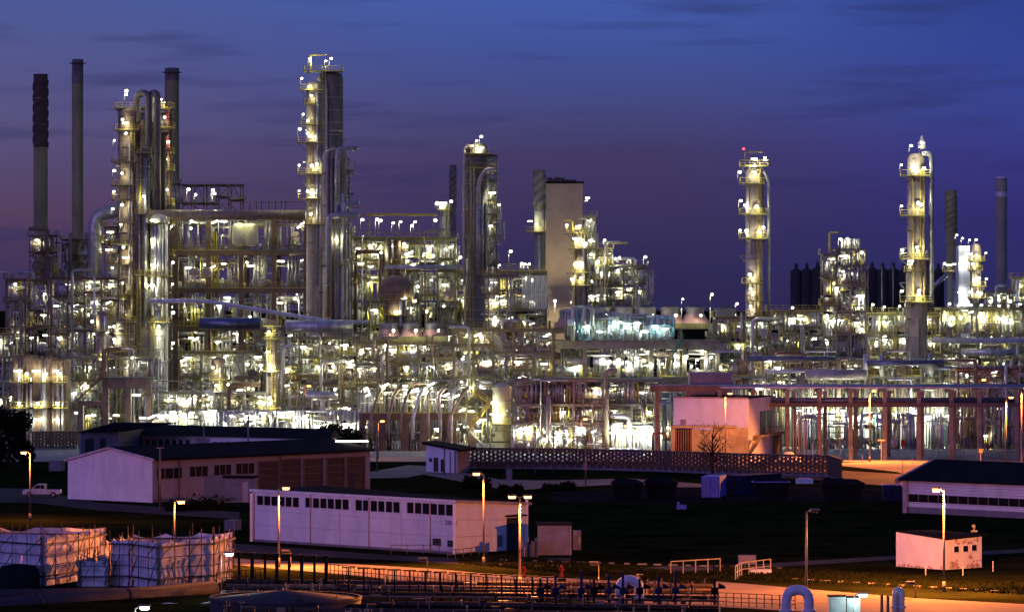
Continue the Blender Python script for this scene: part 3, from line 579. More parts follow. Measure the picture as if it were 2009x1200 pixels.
for px in (380,404): p = at(px,533,790); mb = MB(); mb.vessel(p, p+Vector((0,6,0)), .95, 18, .25); part('heat_exchanger', mb, 'pipe_rose', FA[0])

# ------------------------------------------------------------------ tallest column
gy = 836
T2 = column('process_column', 'tallest column, dark shell crowned by a railed deck and lamps', 622, 672, 138, gy, 'shell_dark', [(140,26,0)],
    [(609,165),(612,195),(616,215,'tube'),(605,255,'tube')], ladders=-1, dpipes=[(-16,.3,150,600,'shell_dark'),(-6,.22,160,420,'pipe_grey')], masts=[(608,116),(640,118),(650,118)])
mb = MB(); p = at(610,138,T2[2]-3); mb.bar(p, p+Vector((0,0,3.2)), .35); mb.bar(p+Vector((0,0,3.1)), p+Vector((3.3,0,3.2)), .3); part('davit', mb, 'yellow_paint', T2[0])
T2b = column('process_column', 'lit side column with stacked balconies clinging to the tallest column', 600, 634, 158, 842, 'shell_rose',
    [(177,11,0),(204,4,-14),(245,10,0),(280,16,0),(341,16,0),(391,16,2),(440,6,2)],
    [(609,170),(611,188),(605,237),(604,262),(612,268,'tube'),(612,325),(622,322),(604,375),(612,378,'tube'),(610,420)], ladders=-1, dpipes=[(6,.25,180,560,'pipe_grey'),(12,.4,300,620,'shell_rose'),(20,.3,290,640,'pipe_white')], spw=240, masts=[(593,152),(596,222),(588,258),(588,322),(588,370)], railm='yellow_paint')
T2c = column('process_column', 'wide lower brown column at the foot of the tallest column', 632, 680, 290, 846, 'shell_tan', [(440,2,6),(520,2,4)], [(660,470)], dpipes=[(-14,.35,300,620,'pipe_rose'),(-4,.3,310,640,'pipe_brown'),(5,.5,305,640,'pipe_grey'),(15,.45,380,640,'pipe_white')])
for a, py, b, lab in ((662,291,703,'upper elbow pipe sticking out beside the tallest column'),(676,398,705,'middle elbow pipe sticking out beside the tallest column'),(645,422,704,'lowest and thickest elbow pipe sticking out beside the tallest column')):
    y2 = T2c[2]-4-(703-a)*.03; bigpipe('elbow_pipe', lab, [at(a,py+110 if py < 400 else 560,y2),at(a,py,y2),at(b,py,y2)], .42 if py < 400 else .6, 'pipe_grey', 'elbow pipes beside the tallest column', 4, n=10)
for px, py in ((684,335),(684,380)): mb = MB(); mb.bar(at(px-12,py,T2c[2]), at(px+10,py,T2c[2]), .25); mb.bar(at(px-12,py+16,T2c[2]), at(px+8,py+1,T2c[2]), .15); part('bracket', mb, 'steel_dark', T2c[0])

# ------------------------------------------------------------------ middle frames
FB = frame('process_frame', 'olive steel frame of many decks between the two tallest central columns', 'steel frame', 684, 893, 834, 14, [467,508,530,590,640,700,765], 6, 31, 'steel_olive', .3, .35, 1.25, 1.1, 1.7, brace=.45)
rt = thing('crane_beam', 'yellow overhead crane beam above the olive frame top deck', 'crane beam', at(790,467,Y(834)))
mb = MB(); mb.bar(at(718,421,Y(834)), at(858,421,Y(834)), .5, .5); part('beam', mb, 'yellow_paint', rt)
for px in (724,780,822,850,876): mb = MB(); mb.bar(at(px,466,Y(834)), at(px,423,Y(834)), .3); part('post', mb, 'steel_grey', rt)
for px, py in ((710,436),(739,435),(746,437),(771,438),(786,434),(814,435),(808,441),(853,437),(884,400)): lamp('post', at(px,py,Y(834)+1)-Vector((.3,0,2.4)), FB[0], 460)
for px in (700,735,760,800,835): lamp('tilt', at(px,498,Y(834)-.5), FB[0], 420)
column('process_column', 'small pale column with an arched pipe beside the thin spiral-finned chimney', 862, 882, 395, 828, 'pipe_grey', [(412,4,4),(467,2,2)], [(858,400,'tube'),(870,398,'tube')], masts=[(858,395)])
column('process_column', 'rust-red slim column in front of the olive steel frame', 757, 768, 465, 838, 'pipe_brown', [(520,2,2)], [(748,495)])
column('process_column', 'second rust-red slim column, close beside its twin', 772, 786, 470, 838, 'steel_rust', [(520,2,2)], [(793,478)])
# brown dome reactor
column('reactor', 'broad brown domed reactor in front of the olive steel frame', 744, 808, 540, 846, 'concrete_brown', [(588,4,10),(618,2,10)], [(795,585),(813,590),(778,612,'tube')], cat='reactor', seg=4, dpipes=[(10,.3,560,640,'pipe_white'),(18,.3,560,640,'pipe_grey'),(26,.25,545,640,'pipe_white')], r2=(585,44))
bigpipe('overhead_pipe', 'straight bluish pipe crossing above the domed reactor', [at(755,524,Y(846)-5),at(900,524,Y(846)-5)], .42, 'pipe_grey', None, 6)
# third column
gy = 838
T3 = column('process_column', 'dark ribbed column in the middle with pipes bundled down its face', 914, 956, 278, gy, 'shell_dark', [(302,2,8),(330,-4,14)], [(940,292,'tube'),(945,290,'tube'),(965,378,'tube')], dpipes=[(-10,.25,312,520,'pipe_grey'),(-4,.35,320,530,'pipe_brown'),(3,.5,365,540,'pipe_grey'),(11,.35,380,530,'pipe_grey'),(17,.3,400,530,'shell_dark')], masts=[(936,274),(944,272)], ladders=-1)
bigpipe('elbow_pipe', 'pale pipe hugging the outer edge of the dark ribbed column', [at(911,560,T3[2]-2.4),at(911,286,T3[2]-2.4),at(930,286,T3[2]-2.4)], .35, 'pipe_rose', None, 5, n=10)
bigpipe('elbow_pipe', 'kinked pipe with a round end near the dark ribbed column top', [at(939,400,T3[2]-4),at(939,355,T3[2]-4),at(953,332,T3[2]-4),at(974,332,T3[2]-4)], .42, 'pipe_rose', None, 5, n=10)
T3b = column('process_column', 'lit slender column with two balconies beside the dark ribbed column', 954, 968, 375, 834, 'pipe_grey', [(398,0,6),(430,0,14)], [(958,382),(961,405),(968,378,'tube')], masts=[(978,408)])
FC = frame('process_frame', 'bright steel frame with many lamp posts before the big flue box', 'steel frame', 896, 1072, 832, 13, [532,572,612,668,720,770], 5, 32, 'steel_olive', .3, .35, 1.3, 1.1, 2.0, brace=.3)
for px, py in ((902,508),(918,510),(926,505),(944,512),(980,515),(967,497),(1024,514),(1030,515),(1038,516),(1001,498),(953,512)): lamp('post', at(px,py,Y(832)+.5)-Vector((.3,0,2.4)), FC[0], 460)
mb = MB(); 
for i in range(12): mb.box(X(1024+i*4,828),X(1027+i*4,828),Y(832)-.5,Y(832)-.3,Z(606,832),Z(540,832))
part('cladding', mb, 'lit_wall', FC[0], stuff=True)
# brown lit column with stepped frame
T7 = column('process_column', 'brown lit column with ring balconies in front of the flue box', 1122, 1152, 452, 834, 'shell_tan', [(458,12,8),(488,8,8),(535,12,8),(560,8,6)], [(1130,468,'tube'),(1140,470),(1150,478),(1128,518),(1136,515,'tube'),(1122,548),(1140,545)], dpipes=[(8,.3,470,600,'pipe_rose'),(-8,.25,465,600,'pipe_brown')], masts=[(1112,442),(1138,440),(1132,440)])
mb = MB(); p = at(1124,458,Y(834)); mb.bar(p, p+Vector((0,0,2.8)), .3); mb.bar(p+Vector((-1.8,0,2.8)), p+Vector((.2,0,2.8)), .3); part('davit', mb, 'yellow_paint', T7[0])
FD = frame('process_frame', 'narrow stepped frame with a lamp on top beside the brown lit column', 'steel frame', 1148, 1168, 826, 5, [425,455,490,530,570,612], 1, 33, 'steel_olive', .22, .25, .9, .6, 2, brace=.5)
lamp('post', at(1152,407,Y(826)), FD[0], 500); lamp('post', at(1148,409,Y(826)), FD[0], 500)
FD2 = frame('process_frame', 'mid-height frame step with bright lamps, next after the narrow step', 'steel frame', 1168, 1200, 828, 8, [488,520,560,605], 2, 34, 'steel_olive', .22, .25, 1.2, .8, 2.2, brace=.4)
for px, py in ((1186,470),(1173,512),(1190,509)): lamp('post', at(px,py,Y(828))-Vector((.3,0,2.4)), FD2[0], 500)
FD3 = frame('process_frame', 'low wide frame step crowded with white drums and lamp posts', 'steel frame', 1200, 1268, 830, 9, [521,560,600], 3, 35, 'steel_olive', .25, .3, 1.2, 2.2, 2.4, brace=.3)
for px, py in ((1207,507),(1215,506),(1233,508),(1240,507),(1265,509)): lamp('post', at(px,py,Y(830))-Vector((.3,0,2.4)), FD3[0], 500)
FD4 = frame('pipe_support', 'tall thin open portal holding a hanging pipe at the end of the stepped frames', 'steel frame', 1270, 1282, 832, 4, [530,590], 1, 36, 'steel_grey', .25, .25, .4, 0, 0, brace=0, roofrail=False, deck=False, jit=False)

# ------------------------------------------------------------------ fan coolers
def fans(name, label, pxs, py_top, py_bot, rt_px, rb_px, gy, dep, mt1, legs=None, lampy=None):
    k = K(gy); y0 = Y(gy); root = thing(name, label, 'fan cooler', (X((pxs[0]+pxs[-1])/2,gy), y0, 0))
    x0, x1 = X(pxs[0]-rb_px-4,gy), X(pxs[-1]+rb_px+4,gy); zb = Z(py_bot,gy); zt = Z(py_top,gy); cyy = y0+rb_px*k+.5
    for px in pxs:
        c = (X(px,gy), cyy, zb)
        mb = MB(); mb.lathe([(rb_px*k,0),(rt_px*k*1.06,(zt-zb)*.55)], c, 24); part('plenum', mb, mt1, root)
        mb = MB(); mb.lathe([(rt_px*k,(zt-zb)*.55),(rt_px*k,(zt-zb)*.8),(rt_px*k*1.12,zt-zb),(rt_px*k*.95,zt-zb),(rt_px*k*.9,(zt-zb)*.6)], c, 24); part('fan_ring', mb, 'fan_grey', root)
        mb = MB(); mb.lathe([(0,(zt-zb)*1.12),(rt_px*k*.5,(zt-zb)*1.08),(rt_px*k*.92,(zt-zb)*.9)], c, 16); part('fan_guard', mb, 'steel_dark', root)
        if lampy: lamp('flood', (c[0]+1.0, y0-.6, Z(lampy,gy)), root, 320)
    mb = MB(); mb.box(x0,x1,y0,y0+dep,zb-1.0,zb-.02); part('tube_bundle', mb, 'steel_olive', root)
    mb = MB(); mb.rail([(x0,y0-1.1,zb-1.1),(x1,y0-1.1,zb-1.1)]); part('railing', mb, 'yellow_paint', root); mb = MB(); mb.box(x0,x1,y0-1.2,y0-.02,zb-1.2,zb-1.1); part('walkway', mb, 'grating', root)
    n = max(2, int((x1-x0)/6))
    for i in range(n+1):
        for dy in (.4, dep-.4): mb = MB(); xx = x0+.3+(x1-x0-.6)*i/n; mb.box(xx-.18,xx+.18,y0+dy-.18,y0+dy+.18,0,zb-1.01); part('leg', mb, 'steel_olive', root)
    return root
fans('fan_cooler', 'row of five orange-lit cone fans behind the teal machinery deck', [1180,1225,1270,1316,1365], 602, 634, 18, 30, 848, 8, 'fan_orange', lampy=618)  # cones carry an orange base colour
fans('fan_cooler', 'single pink cone fan at the end of the machinery deck', [1112], 610, 642, 14, 24, 850, 6, 'fan_orange')
fans('fan_cooler', 'three flat pinkish fans with yellow rim in front of the domed reactor', [762,806,850], 634, 660, 16, 24, 858, 6, 'fan_orange', lampy=648)
fans('fan_cooler', 'large grey sloping fan hood at the end of the cone fans', [1425], 604, 650, 20, 34, 852, 8, 'fan_grey')

# ------------------------------------------------------------------ blue pipe, slanting line, mid-ground racks
bigpipe('overhead_pipe', 'thick blue-grey pipe crossing low before the concrete frame', [at(392,634,Y(856)),at(512,634,Y(856))], 1.15, 'blue_pipe', 'thick pipes', 6)
bigpipe('overhead_pipe', 'thick steel pipe continuing the blue-grey one past the lit brown column', [at(560,640,Y(856)-2),at(692,640,Y(856)-2)], 1.2, 'aluminium', 'thick pipes', 6)
bigpipe('overhead_pipe', 'slender pale line slanting down across the concrete frame', [at(292,590,Y(852)),at(400,590,Y(852)),at(650,631,Y(852)),at(722,632,Y(852))], .4, 'pipe_white', None, 12, n=8)
rt = thing('pipe_stand', 'row of plain steel stands holding up the thick pipes', 'pipe support', at(540,860,Y(857)))
for px in (405,455,500,575,630,680): p = at(px,648,Y(856)); mb = MB(); mb.bar((p.x,p.y,0),(p.x,p.y,p.z-.1), .35); part('stand', mb, 'steel_olive', rt)
frame('process_frame', 'yellow railed frame with red and white drums under the thick blue pipe', 'steel frame', 352, 520, 858, 10, [690,745,800], 4, 41, 'steel_olive', .3, .35, 1.4, 1.3, 2.2, brace=.3)
frame('process_frame', 'low pipe-filled frame behind the workshop roof, thick with horizontal lines', 'steel frame', 300, 520, 868, 9, [770,812], 5, 42, 'steel_grey', .28, .3, 1.7, 1.2, 2.6, brace=.2, rail_levels=(0,))
column('process_column', 'brown column with yellow lower balconies above the long workshop roof', 414, 440, 700, 864, 'pipe_brown', [(745,4,6),(790,6,6)], [(425,755),(424,775),(418,720)], dpipes=[(5,.2,720,800,'pipe_white')], masts=[(485,720),(400,770)])
column('process_column', 'slim lit brown column standing before the thick steel pipe', 521, 544, 628, 868, 'shell_tan', [(640,6,6),(665,4,4),(728,5,5),(812,4,4)], [(528,650),(532,725),(530,715,'tube'),(531,790),(530,780),(527,690)], dpipes=[(7,.25,650,800,'pipe_brown'),(-8,.18,650,810,'pipe_white')])
frame('process_frame', 'dim olive frame with mixed pipes between the slim lit column and the burner portal', 'steel frame', 548, 705, 862, 12, [662,700,745,790], 4, 43, 'steel_olive', .3, .35, 1.4, 1.2, 1.8, brace=.3)
frame('process_frame', 'low frame with a pale green base slab and a horizontal silver drum', 'steel frame', 560, 690, 874, 7, [795,832], 4, 44, 'steel_grey', .25, .3, 1.2, 1.2, 2.8, brace=.1)
mb = MB(); p = at(604,776,Y(874)-1); mb.vessel(p, p+Vector((4.6,0,0)), .75, 16); mb.box(p.x+.6,p.x+.9,p.y-.5,p.y+.5,0,p.z-.5); mb.box(p.x+3.6,p.x+3.9,p.y-.5,p.y+.5,0,p.z-.5); single('silver_drum', mb, 'aluminium', 'silver drum lying above the pale green slab behind the workshop', 'drum', (p.x,p.y,0))
mb = MB(); a, b = at(612,812,Y(874)-1), at(682,803,Y(874)-1); mb.box(a.x,b.x,a.y,a.y+.4,a.z,b.z); mb.box(a.x,a.x+.3,a.y,a.y+.4,0,a.z-.01); mb.box(b.x-.3,b.x,a.y,a.y+.4,0,a.z-.01); single('green_slab', mb, 'green_paint', 'pale green edge slab under the silver drum', 'slab', (a.x,a.y,0))
frame('process_frame', 'crowded pipe frame above the burner portal, full of bright elbows', 'steel frame', 700, 940, 864, 12, [672,705,745], 6, 45, 'steel_olive', .3, .35, 1.7, 1.2, 2.0, brace=.25)
frame('process_frame', 'olive frame between the burner portal and the cream column', 'steel frame', 890, 1085, 868, 10, [645,690,738,790], 5, 46, 'steel_olive', .4, .45, 1.5, 1.2, 1.9, brace=.25)
frame('process_frame', 'shallow railed deck with yellow handrails below the bright steel frame', 'steel frame', 950, 1010, 852, 8, [540,582,612], 2, 47, 'steel_olive', .25, .3, 1.0, 1, 2.4, ground=Z(645,852))

# burner portal
gy = 884; k = K(gy); y0 = Y(gy); rt = thing('burner_portal', 'rust-brown portal with slanting burner pipes rising through it', 'portal', (X(820,gy),y0,0)); RR = random.Random(3)
for a, b in ((706,716),(734,756),(786,802),(822,838),(862,874),(888,896),(920,934)): mb = MB(); mb.box(X(a,gy),X(b,gy),y0+.02,y0+5,0,Z(824.5,gy)); part('pillar', mb, 'concrete_brown', rt)
mb = MB(); mb.box(X(704,gy),X(936,gy),y0-.1,y0+5.2,Z(824,gy),Z(810,gy)); part('beam', mb, 'concrete_brown', rt)
mb = MB(); mb.rail([(X(704,gy),y0-.1,Z(810,gy)),(X(936,gy),y0-.1,Z(810,gy))]); part('railing', mb, 'yellow_paint', rt)
for i, (xb, xt) in enumerate(((727,740),(762,772),(786,798),(810,822),(841,838),(864,860),(886,885),(880,905))):
    mb = MB(); yy2 = y0-1.2; pts = [(X(xb,gy),yy2,Z(860 if i < 5 else 880,gy)),(X(xb,gy),yy2,Z(822,gy)),(X(xt,gy),yy2+.6,Z(775,gy)),(X(xt+10,gy),yy2+1.5,Z(762,gy)),(X(xt+14,gy),yy2+3,Z(762,gy))]
    mb.tube(pts, .26+.06*(i%2), 10, bend=.9); part('burner_pipe', mb, RR.choice(('pipe_rose','pipe_brown','pipe_brown','pipe_white')), rt)
for i, px in enumerate((712,748,790,832,858,892,915)): lamp(('tube','tilt')[i%2], (X(px,gy),y0+2.5,Z(838+i%3*4,gy)), rt, 480)
for px, py in ((755,757),(800,772),(845,755),(875,775),(895,778),(842,768),(815,765),(722,775)): lamp('tilt', (X(px,gy),y0+.6,Z(py,gy)), rt, 520)
mb = MB()
for i in range(60): mb.m = RR.choice((0,1,2,3,5)); px = RR.uniform(706,934); x_ = X(px,gy); r = RR.uniform(.05,.16); mb.tube([(x_,y0+RR.uniform(1,4),0),(x_,y0+RR.uniform(1,4),Z(RR.uniform(826,866),gy))], r, 6)
for i in range(26): mb.m = RR.choice((0,1,2,3)); a = RR.uniform(706,880); z = Z(RR.uniform(745,880),gy); y_ = y0+RR.uniform(1,4); mb.tube([(X(a,gy),y_,z),(X(a+RR.uniform(20,70),gy),y_,z)], RR.uniform(.06,.2), 6)
part('pipework', mb, PW, rt, stuff=True)
# cream column with stairs
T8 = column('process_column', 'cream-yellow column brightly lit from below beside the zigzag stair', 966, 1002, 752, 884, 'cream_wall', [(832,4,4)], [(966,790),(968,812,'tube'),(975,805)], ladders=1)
rt = thing('stair_tower', 'yellow zigzag stair between the burner portal and cream column', 'stairs', G(950,886)); y0 = Y(886)
for i, (xa, ya, xb, yb_) in enumerate(((918,845,945,815),(945,815,962,792),(905,828,960,884),(960,792,930,770))):
    mb = MB(); stair(mb, (X(xa,886),y0-1+i*.9,Z(ya,886)), (X(xb,886),y0-1+i*.9,Z(yb_,886)), rails=mb); part('flight', mb, 'yellow_paint' if i != 2 else 'steel_grey', rt)
for px in (915,946,962): mb = MB(); mb.bar((X(px,886),y0+1.5,0),(X(px,886),y0+1.5,Z(770,886)), .2); part('post', mb, 'steel_olive', rt)
lamp('flood', (X(940,886),y0-1,Z(827,886)), rt, 450); lamp('tube', (X(938,886),y0-1,Z(845,886)), rt, 450); lamp('tube', (X(925,886),y0-1,Z(806,886)), rt, 450)

# ------------------------------------------------------------------ machinery deck with teal-lit plant
gy = 866; FE = frame('compressor_station', 'concrete machinery deck with teal-lit compressors and silver exchangers', 'machinery deck', 1082, 1408, gy, 16, [668,742], 5, 51, 'concrete', .8, 1.5, 1.5, 1.6, 1.6, brace=0, color=(.9,1,.9), roofrail=False, jit=False)
RR = random.Random(8); y0 = Y(gy); z0 = Z(668,gy)+.1; pwk = MB()
fill(RR, FE[0], pwk, X(1110,gy), X(1160,gy), y0+1, y0+9, z0, Z(606,gy), 3, 2, 2); fill(RR, FE[0], pwk, X(1160,gy), X(1215,gy), y0+1, y0+9, z0, Z(612,gy), 3, 2, 2); fill(RR, FE[0], pwk, X(1215,gy), X(1275,gy), y0+1, y0+9, z0, Z(615,gy), 3, 2, 2); fill(RR, FE[0], pwk, X(1275,gy), X(1322,gy), y0+1, y0+9, z0, Z(618,gy), 2.5, 2, 2)
part('pipework', pwk, ['aluminium','pipe_white','pipe_grey','teal_paint','teal_paint','steel_dark','steel_olive','shell_tan'], FE[0], stuff=True)
mb = MB(); mb.tube([at(1146,640,y0-.5),at(1146,602,y0-.5),at(1162,602,y0-.5),at(1162,640,y0-.5)], .4, 10, bend=1.4); part('return_bend', mb, 'aluminium', FE[0])
mb = MB(); mb.tube([at(1124,668,y0-.8),at(1124,602,y0-.8),at(1160,602,y0+3)], .35, 10, bend=1); part('return_bend', mb, 'aluminium', FE[0])
mb = MB(); mb.vessel(at(1119,628,y0-1), at(1119,636,y0-1), .55, 14); part('white_bottle', mb, 'white_paint', FE[0])
for a, b in ((1208,1250),(1252,1278)): mb = MB(); pa, pb = at(a,664,y0+2), at(b,626,y0+2); mb.box(pa.x,pb.x,y0+6,y0+6.4,pa.z,pb.z); part('sound_wall', mb, 'teal_paint', FE[0])
for px, py in ((1130,650),(1150,640),(1176,650),(1200,640),(1216,632),(1232,642),(1250,634),(1264,650),(1285,640),(1305,645)): lamp('tube', at(px,py,y0-.2+px%3), FE[0], 240, COOL if px > 1140 else WHITE, 'lens_cool')
lamp('tube', at(1165,712,y0+.5), FE[0], 260, COOL, 'lens_cool'); lamp('tube', at(1128,722,y0+2), FE[0], 200, COOL, 'lens_cool')
for px, w_ in ((1112,44),(1160,34),(1198,26)):
    c = at(px,710,y0+.8); mb = MB(); mb.vessel(c, c+Vector((w_*K(gy),0,0)), .85, 18, .2); o = part('exchanger_shell', mb, 'aluminium', FE[0])
    mb = MB(); e = c+Vector((w_*K(gy)+.2,0,0)); mb.tube([e, e+Vector((.5,0,0))], 1.02, 18); part('exchanger_end', mb, 'roof_dark', FE[0])
for px, py in ((1181,710),(1196,712),(1213,710),(1230,712),(1247,708),(1262,711),(1277,706),(1300,708),(1325,706),(1345,704),(1368,702),(1395,700)): lamp('post', at(px,py,y0-.3)-Vector((.3,0,2.4)), FE[0], 400, BRIGHT)
rt = thing('stair_tower', 'green stair slanting down from the machinery deck to the yellow balcony', 'stairs', at(1330,742,y0-2)); mb = MB()
stair(mb, at(1318,700,y0-2), at(1342,664,y0-2)); part('flight', mb, 'green_paint', rt)
mb = MB(); stair(mb, at(1296,742,y0-2), at(1318,702,y0-2)); part('flight', mb, 'yellow_paint', rt)
mb = MB(); mb.rail([at(1340,738,y0-2.5),at(1410,738,y0-2.5)], 1.1, 1.0, .1); part('railing', mb, 'yellow_paint', FE[0])

# front pipe frame and brightly lit ground floor behind the perforated wall
gy = 888; y0 = Y(gy)
FF = frame('front_frame', 'front pipe frame with dark olive columns behind the perforated wall', 'steel frame', 1012, 1296, gy, 9, [744,792,828], 5, 61, 'steel_grey', .36, .4, 1.6, .6, 1.0, brace=0, rail_levels=(), pw=420, skip=(0,), jit=False, tall=True)
RR = random.Random(17); rt = thing('ground_floor_plant', 'dazzling white-lit pumps and pipes on the ground behind the perforated wall', 'process plant', (X(1150,gy),y0,0)); pwk = MB()
for i in range(6): fill(RR, rt, pwk, X(1004+i*48,gy), X(1052+i*48,gy), y0-1, y0+8, .02, Z(833,gy), 2.2, 1.6, 2)
part('pipework', pwk, ['pipe_white','pipe_white','aluminium','pipe_grey','yellow_paint','steel_grey','steel_olive','shell_tan'], rt, stuff=True)
n = 44
for i in range(n):
    a, b = X(1006+i*6.5,gy-4), X(1006+(i+1)*6.5-1.2,gy-4); mb = MB(); mb.box(a,b,y0+9.6+(i%3)*.12,y0+9.9,0,Z(836,gy-4)); part('wall_panel', mb, 'lit_wall', rt)
for px, py in ((1018,842),(1035,840),(1062,845),(1082,840),(1098,850),(1118,843),(1140,840),(1165,846),(1186,842),(1210,838),(1232,842),(1255,840),(1276,842),(1072,862),(1096,862),(1120,862),(1180,865),(1240,866)): lamp('tilt' if px%4 else 'tube', (X(px,gy),y0+RR.uniform(-2,4),Z(py,gy)), rt, 850, BRIGHT)
for px in (1202,1222,1246,1268,1286): lamp('tilt', (X(px,gy),y0-3.2,Z(846,gy)), rt, 800, BRIGHT)  # extra lamps added to brighten the dim end of this plant
rt2 = thing('yellow_fence', 'low yellow pipe fence among the white-lit pumps', 'fence', (X(1120,gy),y0-2,0))
for i in range(4): mb = MB(); mb.rail([(X(1058+i*26,gy),y0-2,0),(X(1082+i*26,gy),y0-2,0)], 1.2, .6, .09); part('fence_panel', mb, 'yellow_paint', rt2)
mb = MB(); mb.box(X(1195,892),X(1262,892),Y(892),Y(892)+3,0,Z(880,892)); single('plinth', mb, 'lit_wall', 'low pale concrete plinth at the end of the white-lit pumps', 'plinth', (X(1228,892),Y(892),0))
# bright ground floor at left too
gy = 880; y0 = Y(gy); rt = thing('ground_floor_plant', 'white-lit pumps and pipes showing just over the workshop roofs', 'process plant', (X(450,gy),y0,0)); pwk = MB()
for i in range(9): fill(RR, rt, pwk, X(300+i*45,gy), X(345+i*45,gy), y0, y0+6, 0, Z(805,gy), 2.0, 1.4, 1.6)
part('pipework', pwk, PW, rt, stuff=True)
for i in range(24): px = 303+i*16.8+RR.uniform(-6,6); lamp(RR.choice(('tilt','tube','tube')), (X(px,gy),y0+RR.uniform(-.5,3),Z(RR.uniform(806,836),gy)), rt, 520, BRIGHT)
# ------------------------------------------------------------------ right-hand side
gy = 856
T4 = column('process_column', 'pale banded column with lit balconies, the nearer to the cone fans of two', 1464, 1498, 326, gy, 'shell_rose',
    [(326,12,10),(360,12,2),(420,12,6),(468,12,8),(556,8,0),(590,0,0)], [(1479,312,'tube'),(1480,338),(1462,402),(1484,405),(1464,452),(1488,455),(1471,538),(1472,566),(1472,600),(1480,325)], masts=[(1500,312),(1450,342),(1452,398),(1452,448),(1496,452)], ladders=1, dpipes=[(8,.3,340,620,'pipe_ochre')])
mb = MB(); p = at(1462,324,T4[2]); mb.bar(p, p+Vector((0,0,2.6)), .3); mb.bar(p+Vector((0,0,2.5)), p+Vector((3.4,0,2.5)), .28); part('davit', mb, 'steel_rust', T4[0])
inst('warning_lamp', lmesh('flood','lens_red'), T4[0], at(1459,292,T4[2]))
mb = MB(); mb.bar(at(1462,300,T4[2]), at(1459,294,T4[2]), .12); part('lamp_bracket', mb, 'steel_rust', T4[0])
bigpipe('elbow_pipe', 'thin outer pipe running down beside the first pale banded column', [at(1498,335,T4[2]-1),at(1508,356,T4[2]-1),at(1508,640,T4[2]-1)], .3, 'pipe_grey', None, 8, n=8)
gy = 858
T5 = column('process_column', 'pale banded column with an arched vapour pipe at its top, tallest on this side', 1782, 1818, 300, gy, 'shell_rose',
    [(345,14,8),(423,14,-4),(508,14,4),(533,4,-14),(592,12,8)], [(1790,328,'tube'),(1812,330),(1800,398),(1806,402),(1798,485),(1800,492),(1786,512,'tube'),(1802,570),(1801,578)], masts=[(1786,290),(1768,318),(1768,402),(1768,496),(1768,574),(1808,284)], r2=(515,42), ladders=1, dpipes=[(-10,.28,345,600,'pipe_ochre'),(12,.28,345,590,'pipe_brown')])
mb = MB(); c = at(1809,292,T5[2]); mb.lathe([(.8,0),(.8,1.2),(.5,1.7),(.3,1.9),(.3,2.4),(0,2.6)], c, 12); part('vent_head', mb, 'pipe_white', T5[0])
bigpipe('elbow_pipe', 'thick vapour pipe arching off the tallest pale column and down its side', [at(1808,302,T5[2]-1),at(1827,300,T5[2]-1),at(1827,600,T5[2]-1)], .5, 'pipe_grey', None, 6, n=12)
# lattice tower
gy = 862
FL = frame('lattice_tower', 'open steel lattice tower topped by a white lamp-lit tank and yellow davit', 'lattice tower', 1640, 1698, gy, 7, [488,520,560,610,655,700,742], 2, 71, 'steel_grey', .28, .28, .8, .7, 1.6, brace=1.6, roofrail=False, rail_levels=(0,2,4), jit=False)
FL2 = frame('lattice_tower', 'shorter yellow-railed stair tower attached to the open lattice tower', 'lattice tower', 1616, 1642, gy, 6, [500,545,580,612,660,700], 1, 72, 'steel_olive', .25, .28, .8, .4, 2, brace=.8)
mb = MB(); a = at(1627,498,Y(gy)); mb.bar(a, at(1627,456,Y(gy)), .35); mb.bar(at(1627,456,Y(gy)), at(1645,456,Y(gy)), .3); part('davit', mb, 'yellow_paint', FL2[0])
for i in range(9): mb = MB(); a = at(1652+i*4.2,488,Y(gy)+.5+i%3); mb.vessel(a, a+Vector((0,0,1.8)), .22, 8); part('bottle', mb, 'pipe_grey', FL[0])
for px, py in ((1648,469),(1662,468),(1640,570),(1685,598),(1690,645),(1622,615)): lamp('post', at(px,py,Y(gy))-Vector((.3,0,2.4)), FL[0], 460)
for px in (1703,1730,1752): mb = MB(); mb.bar((at(px,0,Y(840)).x,Y(840),0), at(px,520 if px < 1710 else 522,Y(840)), .16); single('lightning_mast', mb, 'steel_grey', {1703:'thin mast touching the open lattice tower', 1730:'thin mast standing alone before the dark silos', 1752:'thin mast closest to the tallest pale column'}[px], 'mast', (at(px,0,Y(840)).x,Y(840),0), 'thin masts')
# yellow lit long decks
FK = frame('cooler_gallery', 'long yellow-lit gallery behind the first pale banded column', 'gallery', 1512, 1612, 842, 10, [610,648,690,735], 4, 73, 'steel_olive', .35, .4, 1.2, 1, 2.2, brace=.4)
FK2 = frame('cooler_gallery', 'bright yellow gallery with crossed braces behind the tallest pale column', 'gallery', 1700, 1845, 844, 11, [615,652,695,735], 5, 74, 'steel_olive', .35, .4, 1.2, 1, 2.6, brace=.7)
FK3 = frame('cooler_gallery', 'long pale air-cooler gallery with washed-out lit panels at the picture edge', 'gallery', 1848, 2060, 848, 11, [603,655,690,735], 6, 75, 'steel_olive', .35, .5, 1.0, .8, 1.6, brace=.8, roofrail=False)
frame('process_frame', 'low frame with vertical pipes between the cone fans and the pale column', 'steel frame', 1405, 1512, 858, 9, [622,665,700,742], 4, 76, 'steel_olive', .35, .4, 1.2, .9, 1.8, brace=.3)
for root_, a, b, g_ in ((FK3[0],1852,2010,848),(FK2[0],1722,1846,844)):
    for i in range(int((b-a)/13)):
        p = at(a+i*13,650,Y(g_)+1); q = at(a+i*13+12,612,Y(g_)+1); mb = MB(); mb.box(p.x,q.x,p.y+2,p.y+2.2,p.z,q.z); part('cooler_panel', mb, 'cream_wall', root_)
for px in (1712,1735,1765,1778,1862,1880,1893,1905,1925,1942,1960,1980,2000): lamp('post', at(px,604,Y(846)-1)-Vector((.3,0,1.6)), FK3[0] if px > 1846 else FK2[0], 420)
